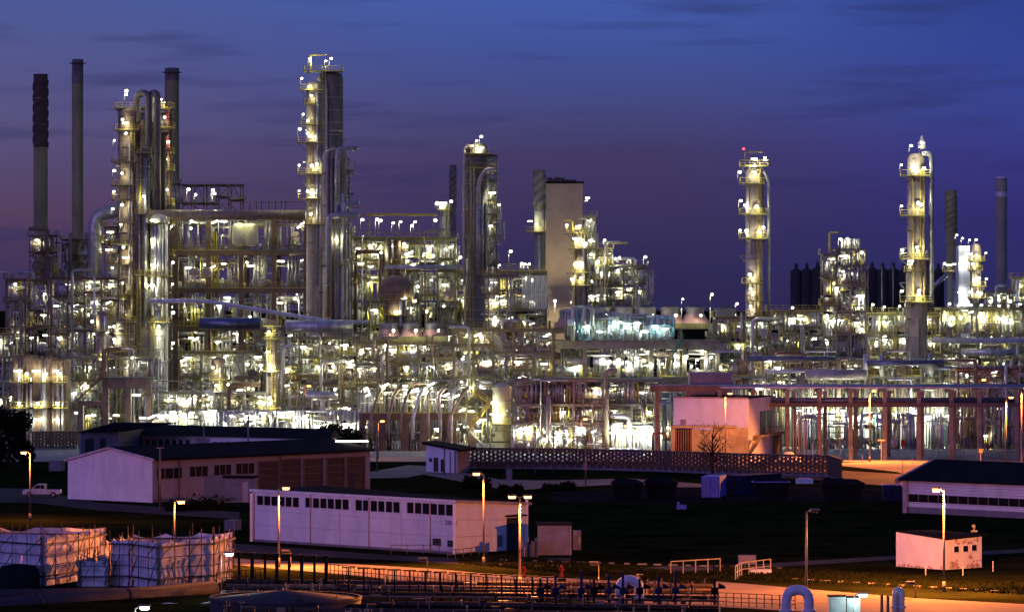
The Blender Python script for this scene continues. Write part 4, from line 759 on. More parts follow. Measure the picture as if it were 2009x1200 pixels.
for px in (1868,1885,1925,1955,1968): lamp('flood', at(px,622,Y(848)+.2), FK3[0], 420)
bigpipe('overhead_pipe', 'long silver header pipe along the pale air-cooler gallery', [at(1830,668,Y(852)),at(2060,668,Y(852))], .5, 'pipe_white', None, 7)
bigpipe('overhead_pipe', 'fat silver drum-like pipe on the concrete beam near the picture edge', [at(1893,691,Y(856)),at(1990,691,Y(856))], .62, 'aluminium', None, 9)
# white boxy tower
gy = 806; k = K(gy); x0, x1, y0 = X(1881,gy), X(1903,gy), Y(gy); rt = thing('boxy_tower', 'white lit boxy tower with lamps on its roof beside the spiral-finned chimney', 'tower', ((x0+x1)/2,y0,0)); zt = Z(482,gy)
for i in range(9): mb = MB(); mb.box(x0,x1,y0,y0+6,zt*i/9+.04,zt*(i+1)/9); part('wall_panel', mb, 'lit_wall', rt)
mb = MB(); mb.box(x0+.1,x1-.1,y0+.1,y0+5.9,0,zt-.1); part('core', mb, 'concrete', rt)
for px, py in ((1877,466),(1888,472),(1902,474),(1900,585),(1888,583),(1886,560),(1893,500)): lamp('post' if py < 480 else 'tube', at(px,py,y0-1.2)-Vector((.3,0,1.6)), rt, 420, BRIGHT)
column('process_column', 'short lit column with four crowded balconies against the white boxy tower', 1906, 1926, 478, 812, 'shell_rose', [(512,6,6),(530,6,2),(562,2,8),(585,6,8)], [(1901,498,'tube'),(1915,500),(1908,518),(1920,545),(1912,548,'tube'),(1918,572),(1926,575),(1904,572)], masts=[(1914,472),(1934,492),(1934,548)])
column('process_column', 'small platform-ringed drum on the flank of the dark spiral-finned chimney', 1858, 1876, 530, 800, 'pipe_grey', [(533,8,8)], [(1862,520,'tube'),(1872,518,'tube')], masts=[(1852,520),(1880,520)])
frame('process_frame', 'little braced frame with a row of lamps at the foot of the concrete chimney', 'steel frame', 1935, 1985, 800, 6, [572,600], 3, 77, 'steel_grey', .25, .3, .8, .6, 3, brace=1)
frame('process_frame', 'last lit frame cut by the picture edge beyond the concrete chimney', 'steel frame', 1990, 2040, 806, 6, [545,575,602], 3, 78, 'steel_olive', .25, .3, 1, .8, 2.4, brace=.6)
bigpipe('elbow_pipe', 'slanting pale duct rising to the spiral-finned chimney', [at(1822,570,Y(815)),at(1858,538,Y(815))], .5, 'pipe_grey', None, 5, n=10)
for px, py, lab in ((1337,584,'lone lamp mast above the cone fans, nearer the stepped frames'),(1393,583,'lone lamp mast above the cone fans, nearer the grey hood'),(1443,596,'lone lamp mast right over the grey fan hood'),(1552,604,'greenish lamp mast at the foot of the dark silos'),(1432,608,'low bright lamp mast beside the grey fan hood')):
    p = at(px,py,Y(820)); mb = MB(); mb.tube([(p.x,p.y,0),(p.x,p.y,p.z-2.2)], .15, 8); o = single('lamp_mast', mb, 'steel_grey', lab, 'lamp mast', (p.x,p.y,0), 'lamp masts over the cone fans'); lamp('post', (p.x,p.y,p.z-2.3), o, 600)
# dark silos
gy = 745; k = K(gy)
sil = [1562,1583,1604,1625,1648,1669,1690,1711,1732,1753,1774,1798,1820,1841]
for i, px in enumerate(sorted(sil)):
    yy_ = Y(gy)+(i%2)*25; c = ((px-CX)/F*yy_, yy_, 0); r = 11.5*k; mb = MB(); zt = Z(532-(i*7%5),gy)
    o = thing('silo', f'dark pointed silo on the horizon, {["first","second","third","fourth","fifth","sixth","seventh","eighth","ninth","tenth","eleventh","twelfth","thirteenth","last"][i]} counting away from the first pale column', 'silo', c, 'dark silos on the horizon')
    mb.lathe([(r,0),(r,zt)], c, 16); part('shell', mb, 'silo', o); mb = MB(); mb.lathe([(r*1.02,zt),(r*.3,zt+r*.5),(r*.3,zt+r*1.1),(0,zt+r*1.5)], c, 16); part('cap', mb, 'silo', o)

# ------------------------------------------------------------------ pipe bridge with concrete piers
gy = 902; k = K(gy); y0 = Y(gy); dep = 6
rt = thing('pipe_bridge', 'long pipe bridge on concrete piers with violet-lit pipes, crossing to the picture edge', 'pipe bridge', (X(1650,gy),y0,0))
RR0 = random.Random(3)
for px in (1412,1478,1545,1608,1669,1736,1803,1867,1922,1995,2060):
    for dy, sh in ((0,0), (dep+9,26)):
        mb = MB(); mb.box(X(px+sh-3.7,gy),X(px+sh+3.7,gy),y0+dy,y0+dy+.9,0,Z(770,gy)); part('pier', mb, 'concrete', rt)
    mb = MB(); mb.box(X(px-4.8,gy),X(px+4.8,gy),y0-.3,y0+dep+1,Z(769.5,gy),Z(764,gy)); part('cross_beam', mb, 'concrete', rt)
    mb = MB(); a_ = px+RR0.choice((8,20,33,46)); mb.bar((X(a_,gy),y0+dep,0),(X(a_,gy),y0+dep,Z(790,gy)), .14); part('riser', mb, 'pipe_grey', rt)
for dy in (-.25, dep+.6): mb = MB(); mb.box(X(1400,gy),X(2080,gy),y0+dy,y0+dy+.22,Z(798,gy),Z(790,gy)); part('beam', mb, 'steel_dark', rt)
RR = random.Random(4)
for i in range(12):
    r = RR.choice((.14,.18,.24,.32)); yy2 = y0+.2+i*.55; z = Z(762,gy)+r; a = 1276 if i < 9 else 1420
    mb = MB(); mb.tube([(X(a,gy),yy2,z),(X(2085,gy),yy2,z)], r, 8); part('pipe', mb, ('pipe_white','blue_pipe','pipe_grey','aluminium')[i%4], rt)
    if i%2: mb = MB(); mb.tube([(X(1400,gy),yy2,z-2.2),(X(2085,gy),yy2,z-2.2)], r, 8); part('pipe', mb, ('pipe_white','blue_pipe','pipe_grey','pipe_brown')[i%4], rt)
for px in (1290,1350): mb = MB(); mb.box(X(px-4,gy),X(px+4,gy),y0+.5,y0+dep,0,Z(764,gy)); part('pier', mb, 'concrete_brown', rt)
mb = MB(); mb.box(X(1276,gy),X(1412,gy),y0-.2,y0+.1,Z(768,gy),Z(756,gy)); part('beam', mb, 'concrete_brown', rt)
for i in range(6): mb = MB(); xx = X(1556+i*5.2,gy); mb.tube([(xx,y0-.6,0),(xx,y0-.6,Z(801,gy))], .11, 6); part('riser', mb, ('pipe_white','pipe_rose')[i%2], rt)
# upper deck of the bridge near the edge
frame('process_frame', 'upper deck of pipes with violet covers riding behind the pipe bridge', 'pipe rack', 1880, 2060, 880, 6, [722,742], 6, 81, 'steel_rust', .3, .3, 2.0, .5, 1.2, brace=.3, roofrail=False)
frame('process_frame', 'lower rack with blue pipes between the lattice tower and the pipe bridge', 'pipe rack', 1440, 1880, 876, 8, [706,738], 12, 82, 'steel_grey', .3, .3, 1.6, .6, 1.3, brace=.1, roofrail=False, rail_levels=(0,))
for a, b, py, r, mm, lab in ((1465,1640,703,.42,'blue_pipe','blue pipe on the lower rack beneath the first pale column'),(1700,1850,712,.5,'blue_pipe','blue pipe on the lower rack beneath the tallest pale column'),(1840,2060,722,.36,'blue_pipe','blue pipe near the top of the upper deck'),(1500,1640,728,.3,'pipe_white','white bent pipe on the lower rack'),(1580,1700,735,.9,'pipe_rose','pink concrete-coloured header at the lattice tower foot')):
    bigpipe('rack_pipe', lab, [at(a,py,Y(878)),at(b,py,Y(878))], r, mm, None, 8, n=10)
# lit hall seen between the piers
gy = 882; y0 = Y(gy)
rt = thing('pump_hall', 'white-lit ground floor with pumps seen between the bridge piers', 'process plant', (X(1800,gy),y0,0)); pwk = MB(); RR = random.Random(19)
for i in range(46):
    a, b = X(1568+i*10,gy-6), X(1577+i*10,gy-6); mb = MB(); mb.box(a,b,y0+14+(i%2)*.1,y0+14.4,0,Z(812,gy-6)); part('wall_panel', mb, 'lit_wall' if i%7 else 'green_paint', rt)
for i in range(9): fill(RR, rt, pwk, X(1572+i*50,gy), X(1622+i*50,gy), y0+3, y0+13, .02, Z(812,gy), 1.1, 1.2, 1)
part('pipework', pwk, PW, rt, stuff=True)
for i in range(26): px = 1575+i*17.5; lamp('tube', (X(px,gy),y0+RR.uniform(8,12),Z(RR.uniform(806,822),gy)), rt, 1000, BRIGHT)
# ------------------------------------------------------------------ roads, verges
sheet('road', band([(-60,1086),(300,1090),(430,1099),(560,1108),(700,1117),(850,1130),(1000,1147),(1200,1160),(1400,1164),(1600,1178),(1800,1191),(2100,1206)], [5,5,6,8,11,15,19,22,25,22,18,17]), 'path_pale', .008)
sheet('side_road', [(1180,1132),(1330,1120),(1500,1113),(1700,1100),(1860,1092),(2100,1078),(2100,1071),(1860,1084),(1690,1093),(1480,1106),(1300,1110),(1190,1120)], 'asphalt', .012)
sheet('forecourt', [(440,1082),(600,1090),(760,1098),(900,1106),(1120,1112),(1120,1094),(900,1094),(760,1088),(600,1076),(440,1064)], 'asphalt', .012)
sheet('path', [(720,938),(800,936),(830,930),(1000,962),(1060,958),(1240,948),(1420,962),(1520,975),(1520,962),(1420,952),(1240,938),(1060,942),(980,940),(850,914),(800,912),(720,926)], 'path_pale', .008)
sheet('works_road', [(1640,912),(1760,925),(1800,940),(1900,930),(2120,918),(2120,866),(1900,892),(1800,898),(1760,903),(1640,908)], 'path_pale', .012)
sheet('yard_road', [(-80,985),(60,985),(190,1000),(470,1018),(470,1004),(190,985),(60,958),(-80,955)], 'asphalt', .008)
sheet('skip_yard', [(1080,985),(1300,985),(1600,985),(1800,985),(1800,958),(1600,955),(1300,955),(1080,965)], 'cinder', .012)
sheet('verge', [(1500,935),(1560,938),(1640,945),(1780,955),(1780,930),(1640,922),(1560,915),(1500,912)], 'dirt', .008)

# ------------------------------------------------------------------ buildings
class Wall:      # an upright wall between two ground points; pieces are set on it where the photograph shows them
    def __init__(s, A, B): s.A = Vector((A[0], A[1], 0)); s.B = Vector((B[0], B[1], 0)); s.d = s.B-s.A; s.n = Vector((s.d.y, -s.d.x, 0)).normalized(); s.n = s.n if s.n.y < 0 else -s.n
    def u(s, px): t = (px-CX)/F; return (t*s.A.y-s.A.x)/(s.d.x-t*s.d.y)
    def pt(s, u, z, off=0): p = s.A+s.d*u+s.n*off; p.z = z; return p
    def z(s, px, py): return H-(py-HZ)*(s.A+s.d*s.u(px)).y/F
    def slab(s, mb, u0, u1, z0, z1, o0, o1, z0b=None, z1b=None):
        z0b = z0 if z0b is None else z0b; z1b = z1 if z1b is None else z1b
        mb.hexa([s.pt(u0,z0,o1), s.pt(u1,z0b,o1), s.pt(u1,z0b,o0), s.pt(u0,z0,o0), s.pt(u0,z1,o1), s.pt(u1,z1b,o1), s.pt(u1,z1b,o0), s.pt(u0,z1,o0)])
    def pane(s, root, u0, u1, z0, z1, frame='white_paint', glass='window_dark', nm='window', bars=0):
        mb = MB(); t = .07/s.d.length
        s.slab(mb,u0,u1,z1-.06,z1,.005,.06); s.slab(mb,u0,u1,z0,z0+.06,.005,.08); s.slab(mb,u0,u0+t,z0+.061,z1-.061,.005,.06); s.slab(mb,u1-t,u1,z0+.061,z1-.061,.005,.06)
        for i in range(bars): q = u0+(u1-u0)*(i+1)/(bars+1); s.slab(mb,q-t/2,q+t/2,z0+.061,z1-.061,.005,.055)
        f = part(nm, mb, frame, root); mb = MB(); s.slab(mb,u0+t*.6,u1-t*.6,z0+.05,z1-.05,.004,.02); part('pane', mb, glass, f); return f
def shell(root, P, hs, wall_m, nm='wall'):       # walls round a footprint; hs = eave height at each corner
    for i in range(len(P)):
        a, b = P[i], P[(i+1)%len(P)]; W_ = Wall(a, b); c = sum((Vector((q[0],q[1],0)) for q in P), Vector())/len(P)
        sgn = 1 if (c-W_.A).dot(W_.n) < 0 else -1; mb = MB(); W_.slab(mb, 0, 1, 0, hs[i], -.02*sgn-(.25 if sgn > 0 else 0)+(0 if sgn > 0 else 0), 0 if sgn > 0 else .25, None, hs[(i+1)%len(P)])
        part(nm, mb, wall_m[i] if isinstance(wall_m, (list,tuple)) else wall_m, root)

# workshop with the pale gable
A, B, C = G(133,978), G(299,985.5), G(726,962); D_ = A+(C-B)
rt = thing('workshop', 'long workshop with blank pale violet gable, dark garage doors and low pitched roof', 'workshop', B)
hA, hB = 4.9, 5.35; gW = Wall(A, B); sW = Wall(B, C); hC = hB
mb = MB(); apex = gW.pt(.5,6.75)
def gable_z(u): return (hA+(6.6-hA)*u*2) if u < .5 else (6.6+(hB-6.6)*(u-.5)*2)
n = 10
for i in range(n):
    mb = MB(); u0, u1 = i/n, (i+1)/n; j = .012/1
    for (za, zb_) in ((0,2.2),(2.212,4.6)): gW.slab(mb,u0+.0006,u1-.0006,za,zb_,-.25,0)
    gW.slab(mb,u0+.0006,u1-.0006,4.612,gable_z(u0),-.25,0,4.612,gable_z(u1)); part('wall_panel', mb, 'white_wall', rt)
mb = MB(); gW.slab(mb,-.02,.5,hA+.02,6.62,-.3,.3,6.62+.0,6.9) if 0 else None
for u0, u1 in ((-.03,.5),(.5,1.03)):
    mb = MB(); z0, z1 = (hA-.05,6.62) if u0 < .3 else (6.62,hB-.05); gW.slab(mb,u0,u1,z0+.02,z0+.3,-.1,.35,z1+.02,z1+.3); part('roof_edge', mb, 'roof_trim', rt)
mb = MB(); sW.slab(mb,0,1,0,hB,-.25,0); part('wall', mb, 'beige_wall', rt)
ridA, ridB = gW.pt(.5,6.95,.1), gW.pt(.5,6.95,.1)+(C-B)*1.01; eB, eC = gW.pt(1.02,hB+.28,.1)+Vector((0,0,0)), Vector((C.x,C.y,hB+.28))+(C-B)*.01; eA = gW.pt(-.02,hA+.3,.1); eD = eA+(C-B)*1.01
for q in ((eB+sW.n*.5,eC+sW.n*.5,ridB,ridA),(ridA,ridB,eD,eA)):
    mb = MB(); mb.hexa([p-Vector((0,0,.22)) for p in q]+list(q)); part('roof', mb, 'roof_dark', rt)
mb = MB(); sW.slab(mb,.003,.997,0,.4,.003,.04); part('plinth', mb, 'grey_wall', rt)
for a, b, t, bt in ((306,357,918,938),(371,408,914,934),(419,454,911,931),(462,499,908,929)):
    sW.pane(rt, sW.u(a), sW.u(b), sW.z(b,bt), sW.z(a,t), 'beige_wall', bars=2)
for a, b, t, bt in ((508,544,906,962),(553,588,902,962),(597,632,901,960),(642,674,899,959),(682,714,897,957)):
    u0, u1 = sW.u(a), sW.u(b); z1 = sW.z(a,t); mb = MB(); n = 5; 
    mb = MB(); sW.slab(mb,u0,u1,z1,z1+.14,.01,.1); sW.slab(mb,u0-.005,u0,0,z1+.14,.01,.1); sW.slab(mb,u1,u1+.005,0,z1+.14,.01,.1); fr = part('garage_door', mb, 'steel_rust', rt)
    for j in range(n): mb = MB(); sW.slab(mb,u0+.001,u1-.001,z1*j/n+.02,z1*(j+1)/n-.02,.008,.05); part('door_panel', mb, 'door_brown', fr)
for px in (309.5,350,549): u = sW.u(px); mb = MB(); p = sW.pt(u,0,.12); mb.tube([p, sW.pt(u,hB-.1,.12)], .09, 6); part('downpipe', mb, 'steel_rust', rt)
mb = MB(); mb.tube([sW.pt(0,hB+.1,.62), sW.pt(1,hB+.1,.62)], .12, 6); part('gutter', mb, 'roof_dark', rt)
mb = MB(); p = at(690,868,C.y+3); mb.cbox((p.x,p.y,p.z+.2),(4.4,1.2,.16), .1); o = single('glowing_roof_patch', mb, 'lens_white', 'glaring white light strip at the far end of the workshop roof', 'floodlight', p)  # emissive slab stands in for a floodlit patch of roof
for i, (px, py, wd, c_) in enumerate(((565,893,.1,''),)): pass
# sheds and clutter in front of the workshop
gy = 985; rt = thing('lean_to_shed', 'dark lean-to shed with a pale door standing before the workshop windows', 'shed', G(470,985)); mb = MB()
mb.box(X(440,gy),X(500,gy),Y(gy),Y(gy)+3,0,Z(938,gy)); part('wall', mb, 'grey_wall', rt); mb = MB(); mb.box(X(436,gy),X(504,gy),Y(gy)-.3,Y(gy)+3.2,Z(937,gy),Z(934,gy)); part('roof', mb, 'roof_dark', rt)
mb = MB(); mb.box(X(476,gy),X(487,gy),Y(gy)-.05,Y(gy)-.003,0,Z(945,gy)); part('door', mb, 'beige_wall', rt)
rt = thing('pipe_store', 'pile of dark pipes and bars on trestles along the workshop wall', 'pipe pile', G(400,992)); RR = random.Random(2)
for i in range(14): x = X(345+i*4,990)+RR.uniform(-.5,.5); mb = MB(); y = Y(990)+RR.uniform(-1,1); z = .5+.12*(i%4); mb.tube([(x,y,z),(x+RR.uniform(3,5),y+RR.uniform(-.5,.5),z)], .07, 6); part('bar', mb, ('steel_rust','pipe_grey','steel_dark')[i%3], rt)
for i in range(5): x = X(350+i*20,990); mb = MB(); mb.box(x-.08,x+.08,Y(990)-1.2,Y(990)+1.2,0,.5); mb.box(x-.08,x+.08,Y(990)-1.2,Y(990)-1.05,.5,1.3); part('trestle', mb, 'steel_dark', rt)

# offices behind: block and long wing
A, B = G(157,905), G(232,903); rt = thing('office_block', 'dim violet office block with low pitched dark roof behind the pale gable', 'office', A)
W1 = Wall(A, B); zt = W1.z(160,848); P = [A, B, B+Vector((2,22,0)), A+Vector((2,22,0))]; shell(rt, P, [zt]*4, 'grey_wall')
mb = MB(); r0 = [(P[0].x-.6,P[0].y-.6,zt+.02),(P[1].x+.8,P[1].y-.6,zt+.02),(P[1].x+2,P[2].y,zt+.02),(P[3].x-.6,P[3].y,zt+.02)]
rx = P[1].x+1.5; mb.add([r0[0],r0[1],r0[2],r0[3],(rx-2,P[0].y+5,zt+1.5),(rx+8,P[0].y+9,zt+1.3)], [(0,1,5,4),(1,2,5),(2,3,4,5),(3,0,4),(0,3,2,1)]); part('roof', mb, 'roof_dark', rt)
for a, b in ((167,184),(196,207)): mb = MB(); W1.slab(mb, W1.u(a), W1.u(b), 0 if a < 190 else 1.0, zt-1.0, .003, .05); part('door' if a < 190 else 'window', mb, 'door_dark', rt)
for px in (158.5,195,231): mb = MB(); u = W1.u(px); W1.slab(mb, u-.006, u+.006, 0, zt-.05, .003, .12); part('pilaster', mb, 'grey_wall', rt)
A, B = G(255,893), G(640,905); W2 = Wall(A, B); rt = thing('office_wing', 'long low wing with a row of small windows and a dark roof behind the workshop', 'office', A)
zt = W2.z(262,852); P = [A, B, B+Vector((1,14,0)), A+Vector((1,14,0))]; shell(rt, P, [zt]*4, 'white_wall')
mb = MB(); a_, b_, c_, d_ = [Vector((p.x,p.y,zt+.02)) for p in P]; m1, m2 = (a_+d_)/2+Vector((0,0,1.5)), (b_+c_)/2+Vector((0,0,1.5)); o_ = Vector((-.6,-.7,0)); 
mb.add([a_+o_,b_+Vector((.6,-.7,0)),c_+Vector((.6,.5,0)),d_+Vector((-.6,.5,0)),m1+Vector((-.6,0,0)),m2+Vector((.6,0,0))], [(0,1,5,4),(1,2,5),(2,3,4,5),(3,0,4),(0,3,2,1)]); part('roof', mb, 'roof_dark', rt)
for i in range(8): a = 272.5+i*13.1; W2.pane(rt, W2.u(a), W2.u(a+8), W2.z(a,875), W2.z(a,862), 'grey_wall', bars=1)
mb = MB(); W2.slab(mb, W2.u(385), W2.u(412), 0, zt-.3, .003, .06); part('wall_panel', mb, 'beige_wall', rt)
for i in range(12): a = 418+i*13.2; lit = i in (4,5,6,7,8,9); W2.pane(rt, W2.u(a), W2.u(a+8), W2.z(a,875), W2.z(a,866), 'grey_wall', 'window_lit' if lit else 'window_dark', bars=0)
# front warehouse
A, B, C = G(495,1061), G(893,1087), G(1032,1076); rt = thing('warehouse', 'flat-roofed violet-white warehouse with four strips of small windows', 'warehouse', B); W1, W2 = Wall(A,B), Wall(B,C)
hA, hB, hC = W1.z(495,963), W1.z(893,985), W2.z(1032,990)
for i in range(7):
    for j, (za, zb_) in enumerate(((.0,.3),(.304,.6),(.604,1.0))):
        mb = MB(); u0, u1 = [0,.14,.3,.445,.59,.745,.885,1][i:i+2]; h0 = hA+(hB-hA)*u0; h1 = hA+(hB-hA)*u1; W1.slab(mb,u0+.0007,u1-.0014,.25+(h0-.25)*za,.25+(h0-.25)*zb_,-.22,0,.25+(h1-.25)*za,.25+(h1-.25)*zb_); part('wall_panel', mb, 'white_wall', rt)
for i in range(4):
    for j in range(3): mb = MB(); u0, u1 = i/4, (i+1)/4; h0 = hB+(hC-hB)*u0; h1 = hB+(hC-hB)*u1; W2.slab(mb,u0+.001,u1-.001,.02+h0*j/3,h0*(j+1)/3-.01,-.22,0,.02+h1*j/3,h1*(j+1)/3-.01); part('wall_panel', mb, 'white_wall', rt)
mb = MB(); W1.slab(mb,0,1,0,.24,-.3,-.05); part('plinth', mb, 'grey_wall', rt)
Dn = A+(C-B); ro = [Vector((A.x,A.y,hA)),Vector((B.x,B.y,hB)),Vector((C.x,C.y,hC)),Vector((Dn.x,Dn.y,hA))]
mb = MB(); mb.hexa([p+Vector((0,0,.03)) for p in ro]+[p+Vector((0,0,.2)) for p in ro]); part('roof', mb, 'roof_dark', rt)
mb = MB(); W1.slab(mb,-.008,1.002,hA-.02,hA+.25,.006,.22,hB-.02,hB+.25); part('fascia', mb, 'white_wall', rt)
mb = MB(); W2.slab(mb,-.005,1.06,hB-.02,hB+.25,.006,.25,hC-.02,hC+.25); part('fascia', mb, 'cream_trim', rt)
for P_ in (W1.pt(0,0,.12), W1.pt(1,0,.1), W2.pt(1,0,.1)): mb = MB(); mb.box(P_.x-.15,P_.x+.15,P_.y-.15,P_.y+.15,0,hB-.15); part('corner_post', mb, 'white_wall', rt)
for a, b, t0, t1, b0, b1 in ((504,588,970,974,990,995),(599,686,974,978,995,1000),(697,786,978,983,1001,1006),(798,890,983,988,1006,1012)):
    for i in range(6): p0 = a+(b-a)*i/6; p1 = a+(b-a)*(i+.985)/6; f_ = (i+.5)/6; W1.pane(rt, W1.u(p0), W1.u(p1), W1.z(p0,b0+(b1-b0)*f_), W1.z(p0,t0+(t1-t0)*f_), 'white_paint')
for u in (.012,.3,.59,.885): mb = MB(); mb.tube([W1.pt(u,.1,.1), W1.pt(u,(hA+(hB-hA)*u)-.05,.1)], .055, 6); part('downpipe', mb, 'beige_wall', rt)
for a, b, t, bt in ((852,865,1055,1069),(881,890,1059,1071)): mb = MB(); W1.slab(mb, W1.u(a), W1.u(b), W1.z(a,bt), W1.z(a,t), .004, .25); part('meter_box', mb, 'door_dark', rt)
mb = MB(); W2.slab(mb, W2.u(994), W2.u(1016), 0, W2.z(1000,1015), .004, .08); part('door', mb, 'door_dark', rt)
mb = MB(); W2.slab(mb, W2.u(976), W2.u(985), .5, W2.z(980,1050), .004, .06); part('door', mb, 'grey_wall', rt)
mb = MB(); W2.slab(mb, W2.u(990), W2.u(1020), W2.z(1000,1013)+.05, W2.z(1000,1013)+.2, .01, 1.0); part('canopy', mb, 'roof_dark', rt)
fc = bpy.data.curves.new('sign_text', 'FONT'); fc.body = '250 - 5'; fc.size = .62; fc.extrude = .01; fo = bpy.data.objects.new('lettering', fc)
bpy.context.view_layer.update(); col.objects.link(fo); bpy.context.view_layer.update(); me_ = bpy.data.meshes.new_from_object(fo.evaluated_get(bpy.context.evaluated_depsgraph_get())); bpy.data.objects.remove(fo)
me_.materials.clear(); me_.materials.append(M['door_dark']); p = W1.pt(W1.u(874), W1.z(874,1028), .03); fo = link(bpy.data.objects.new('lettering', me_), rt, p); fo.rotation_euler = (math.radians(90), 0, math.atan2(W1.d.y, W1.d.x))
def fence_run(name, label, pts, h, mt, step, group=None, w=.07, mid=True, cat='railing'):
    rt = thing(name, label, cat, pts[0], group); n_ = 0
    for a, b in zip(pts, pts[1:]):
        a, b = Vector(a), Vector(b); n = max(1, round((b-a).length/step))
        for i in range(n+(b == Vector(pts[-1]))): q = a.lerp(b, i/n); mb = MB(); mb.bar(q, q+Vector((0,0,h)), w); part('post', mb, mt, rt)
        mb = MB(); mb.bar(a+Vector((0,0,h)), b+Vector((0,0,h)), w); part('rail', mb, mt, rt)
        if mid: mb = MB(); mb.bar(a+Vector((0,0,h*.5)), b+Vector((0,0,h*.5)), w*.8); part('rail', mb, mt, rt)
    return rt
fence_run('handrail', 'thin brown handrail climbing to the box on the warehouse wall', [G(767,1087)+Vector((0,0,.05)), G(862,1087)+Vector((0,0,.05))], .9, 'steel_rust', 1.9)
fence_run('handrail', 'thin brown handrail wrapping the pink end of the warehouse', [G(878,1097), G(955,1088)], .9, 'steel_rust', 1.6)
# small building with skew roof left of wall
A, B, C = G(836,925), G(895,928), G(921,924); rt = thing('gatehouse', 'small violet gatehouse with dark sloping roof at the start of the perforated wall', 'gatehouse', B); W1, W2 = Wall(A,B), Wall(B,C); D_ = A+(C-B)
ha, hb = W1.z(836,872), W1.z(895,884); shell(rt, [A,B,C,D_], [ha,hb,hb,ha], ['white_wall','grey_wall','grey_wall','white_wall'])
mb = MB(); q = [Vector((p.x,p.y,h_)) for p, h_ in ((A,ha),(B,hb),(C,hb),(D_,ha))]; q[0] += Vector((-.7,-.6,.1)); q[1] += Vector((.8,-.8,-.1)); q[2] += Vector((1,.3,-.1)); q[3] += Vector((-.7,.3,.1)); mb.hexa([p+Vector((0,0,.02)) for p in q]+[p+Vector((0,0,.35)) for p in q]); part('roof', mb, 'roof_dark', rt)
for a, b, t, bt in ((842,848,898,905),): W1.pane(rt, W1.u(a), W1.u(b), W1.z(a,bt), W1.z(a,t), 'grey_wall')
mb = MB(); W1.slab(mb, W1.u(851), W1.u(860), .1, W1.z(852,897), .004, .05); part('door', mb, 'door_brown', rt); mb = MB(); W1.slab(mb, W1.u(865), W1.u(872), .1, W1.z(866,900), .004, .05); part('door', mb, 'door_dark', rt)
mb = MB(); mb.tube([W1.pt(W1.u(884),0,.1), W1.pt(W1.u(884),hb-.2,.1)], .07, 6); part('downpipe', mb, 'steel_rust', rt)

# orange-lit control building
A, B, C = G(1322,905), G(1468,909), G(1522,900); rt = thing('control_building', 'pink and orange lit flat-roofed control building with outside stair', 'building', B); W1, W2 = Wall(A,B), Wall(B,C); D_ = A+(C-B)
h = W1.z(1340,780); zb_ = W1.z(1340,838); shell(rt, [A,B,C,D_], [h]*4, 'white_wall')
mb = MB(); q = [Vector((p.x,p.y,h)) for p in (A,B,C,D_)]; mb.hexa([p+Vector((0,0,.02)) for p in q]+[p+Vector((0,0,.12)) for p in q]); part('roof', mb, 'roof_dark', rt)
mb = MB(); W1.slab(mb,-.01,1.0,h-.05,h+.2,.01,.12); part('roof_edge', mb, 'cream_trim', rt)
mb = MB(); W2.slab(mb, W2.u(1491), W2.u(1513), W2.z(1491,852), W2.z(1491,807), .004, .1); dr = part('door', mb, 'door_dark', rt)
mb = MB(); W2.slab(mb, W2.u(1501.6), W2.u(1502.6), W2.z(1491,850), W2.z(1491,809), .101, .12); part('door_gap', mb, 'steel_grey', dr)
# lower plinth room with stairs
A2, B2 = G(1316,913), G(1500,914); W3 = Wall(A2,B2); hz = W3.z(1330,838)
mb = MB()
for a, b in ((1316,1324),(1357,1362),(1400,1468)): W3.slab(mb, W3.u(a), W3.u(b), 0, hz, -.3, 0)
W3.slab(mb, W3.u(1324)+.0005, W3.u(1357)-.0005, 0, W3.z(1330,888), -.3, 0); W3.slab(mb, W3.u(1362)+.0005, W3.u(1400)-.0005, 0, hz-.4, -.3, 0); part('lower_wall', mb, 'concrete', rt)
mb = MB(); W3.slab(mb,-.005,W3.u(1442),hz+.01,hz+.25,-4,.3); part('terrace', mb, 'concrete', rt)
mb = MB()
for i in range(7): W3.slab(mb, W3.u(1326+i*4.6), W3.u(1327.4+i*4.6), W3.z(1330,888)+.01, hz-.3, -.25, -.15)
part('window_bars', mb, 'steel_rust', rt); mb = MB(); W3.slab(mb, W3.u(1324.5), W3.u(1356.5), W3.z(1330,888), hz-.1, -.4, -.35); part('window', mb, 'window_dark', rt)
mb = MB(); mb.m = 0; p, q = G(1452,911), G(1490,908,W2.z(1491,852)); s_ = Vector((0,-1.0,0)); mb.hexa([p+s_,p+s_+Vector((.6,0,0)),p+Vector((.6,1,0)),p+Vector((0,1,0)),q+s_*1+Vector((-.2,0,-.1)),q+s_+Vector((.5,0,-.1)),q+Vector((.5,.2,-.1)),q+Vector((-.2,.2,-.1))]) ; part('stair_side', mb, 'concrete', rt)
mb = MB(); z_ = W2.z(1491,852); W2.slab(mb, W2.u(1478), W2.u(1526), z_-.25, z_, .003, 1.3); W2.slab(mb, W2.u(1516), W2.u(1520), 0, z_-.26, .2, 1.2); part('landing', mb, 'concrete', rt)
mb = MB(); mb.rail([W2.pt(W2.u(1490),z_,1.25), W2.pt(W2.u(1526),z_,1.25)]); mb.rail([p+s_*1.02, q+s_*1.02]); part('railing', mb, 'steel_rust', rt)
mb = MB(); p, q = G(1290,908), G(1318,905,2.6); mb.hexa([p+Vector((0,-1.2,0)),p+Vector((.8,-1.2,0)),p+Vector((.8,0,0)),p,q+Vector((0,-1,0)),q+Vector((.6,-1,0)),q+Vector((.6,0,0)),q]); part('stair_side', mb, 'concrete', rt)
mb = MB(); W1.slab(mb, W1.u(1336), W1.u(1346), W1.z(1340,838), W1.z(1340,822), .004, .15); part('wall_box', mb, 'cream_trim', rt)
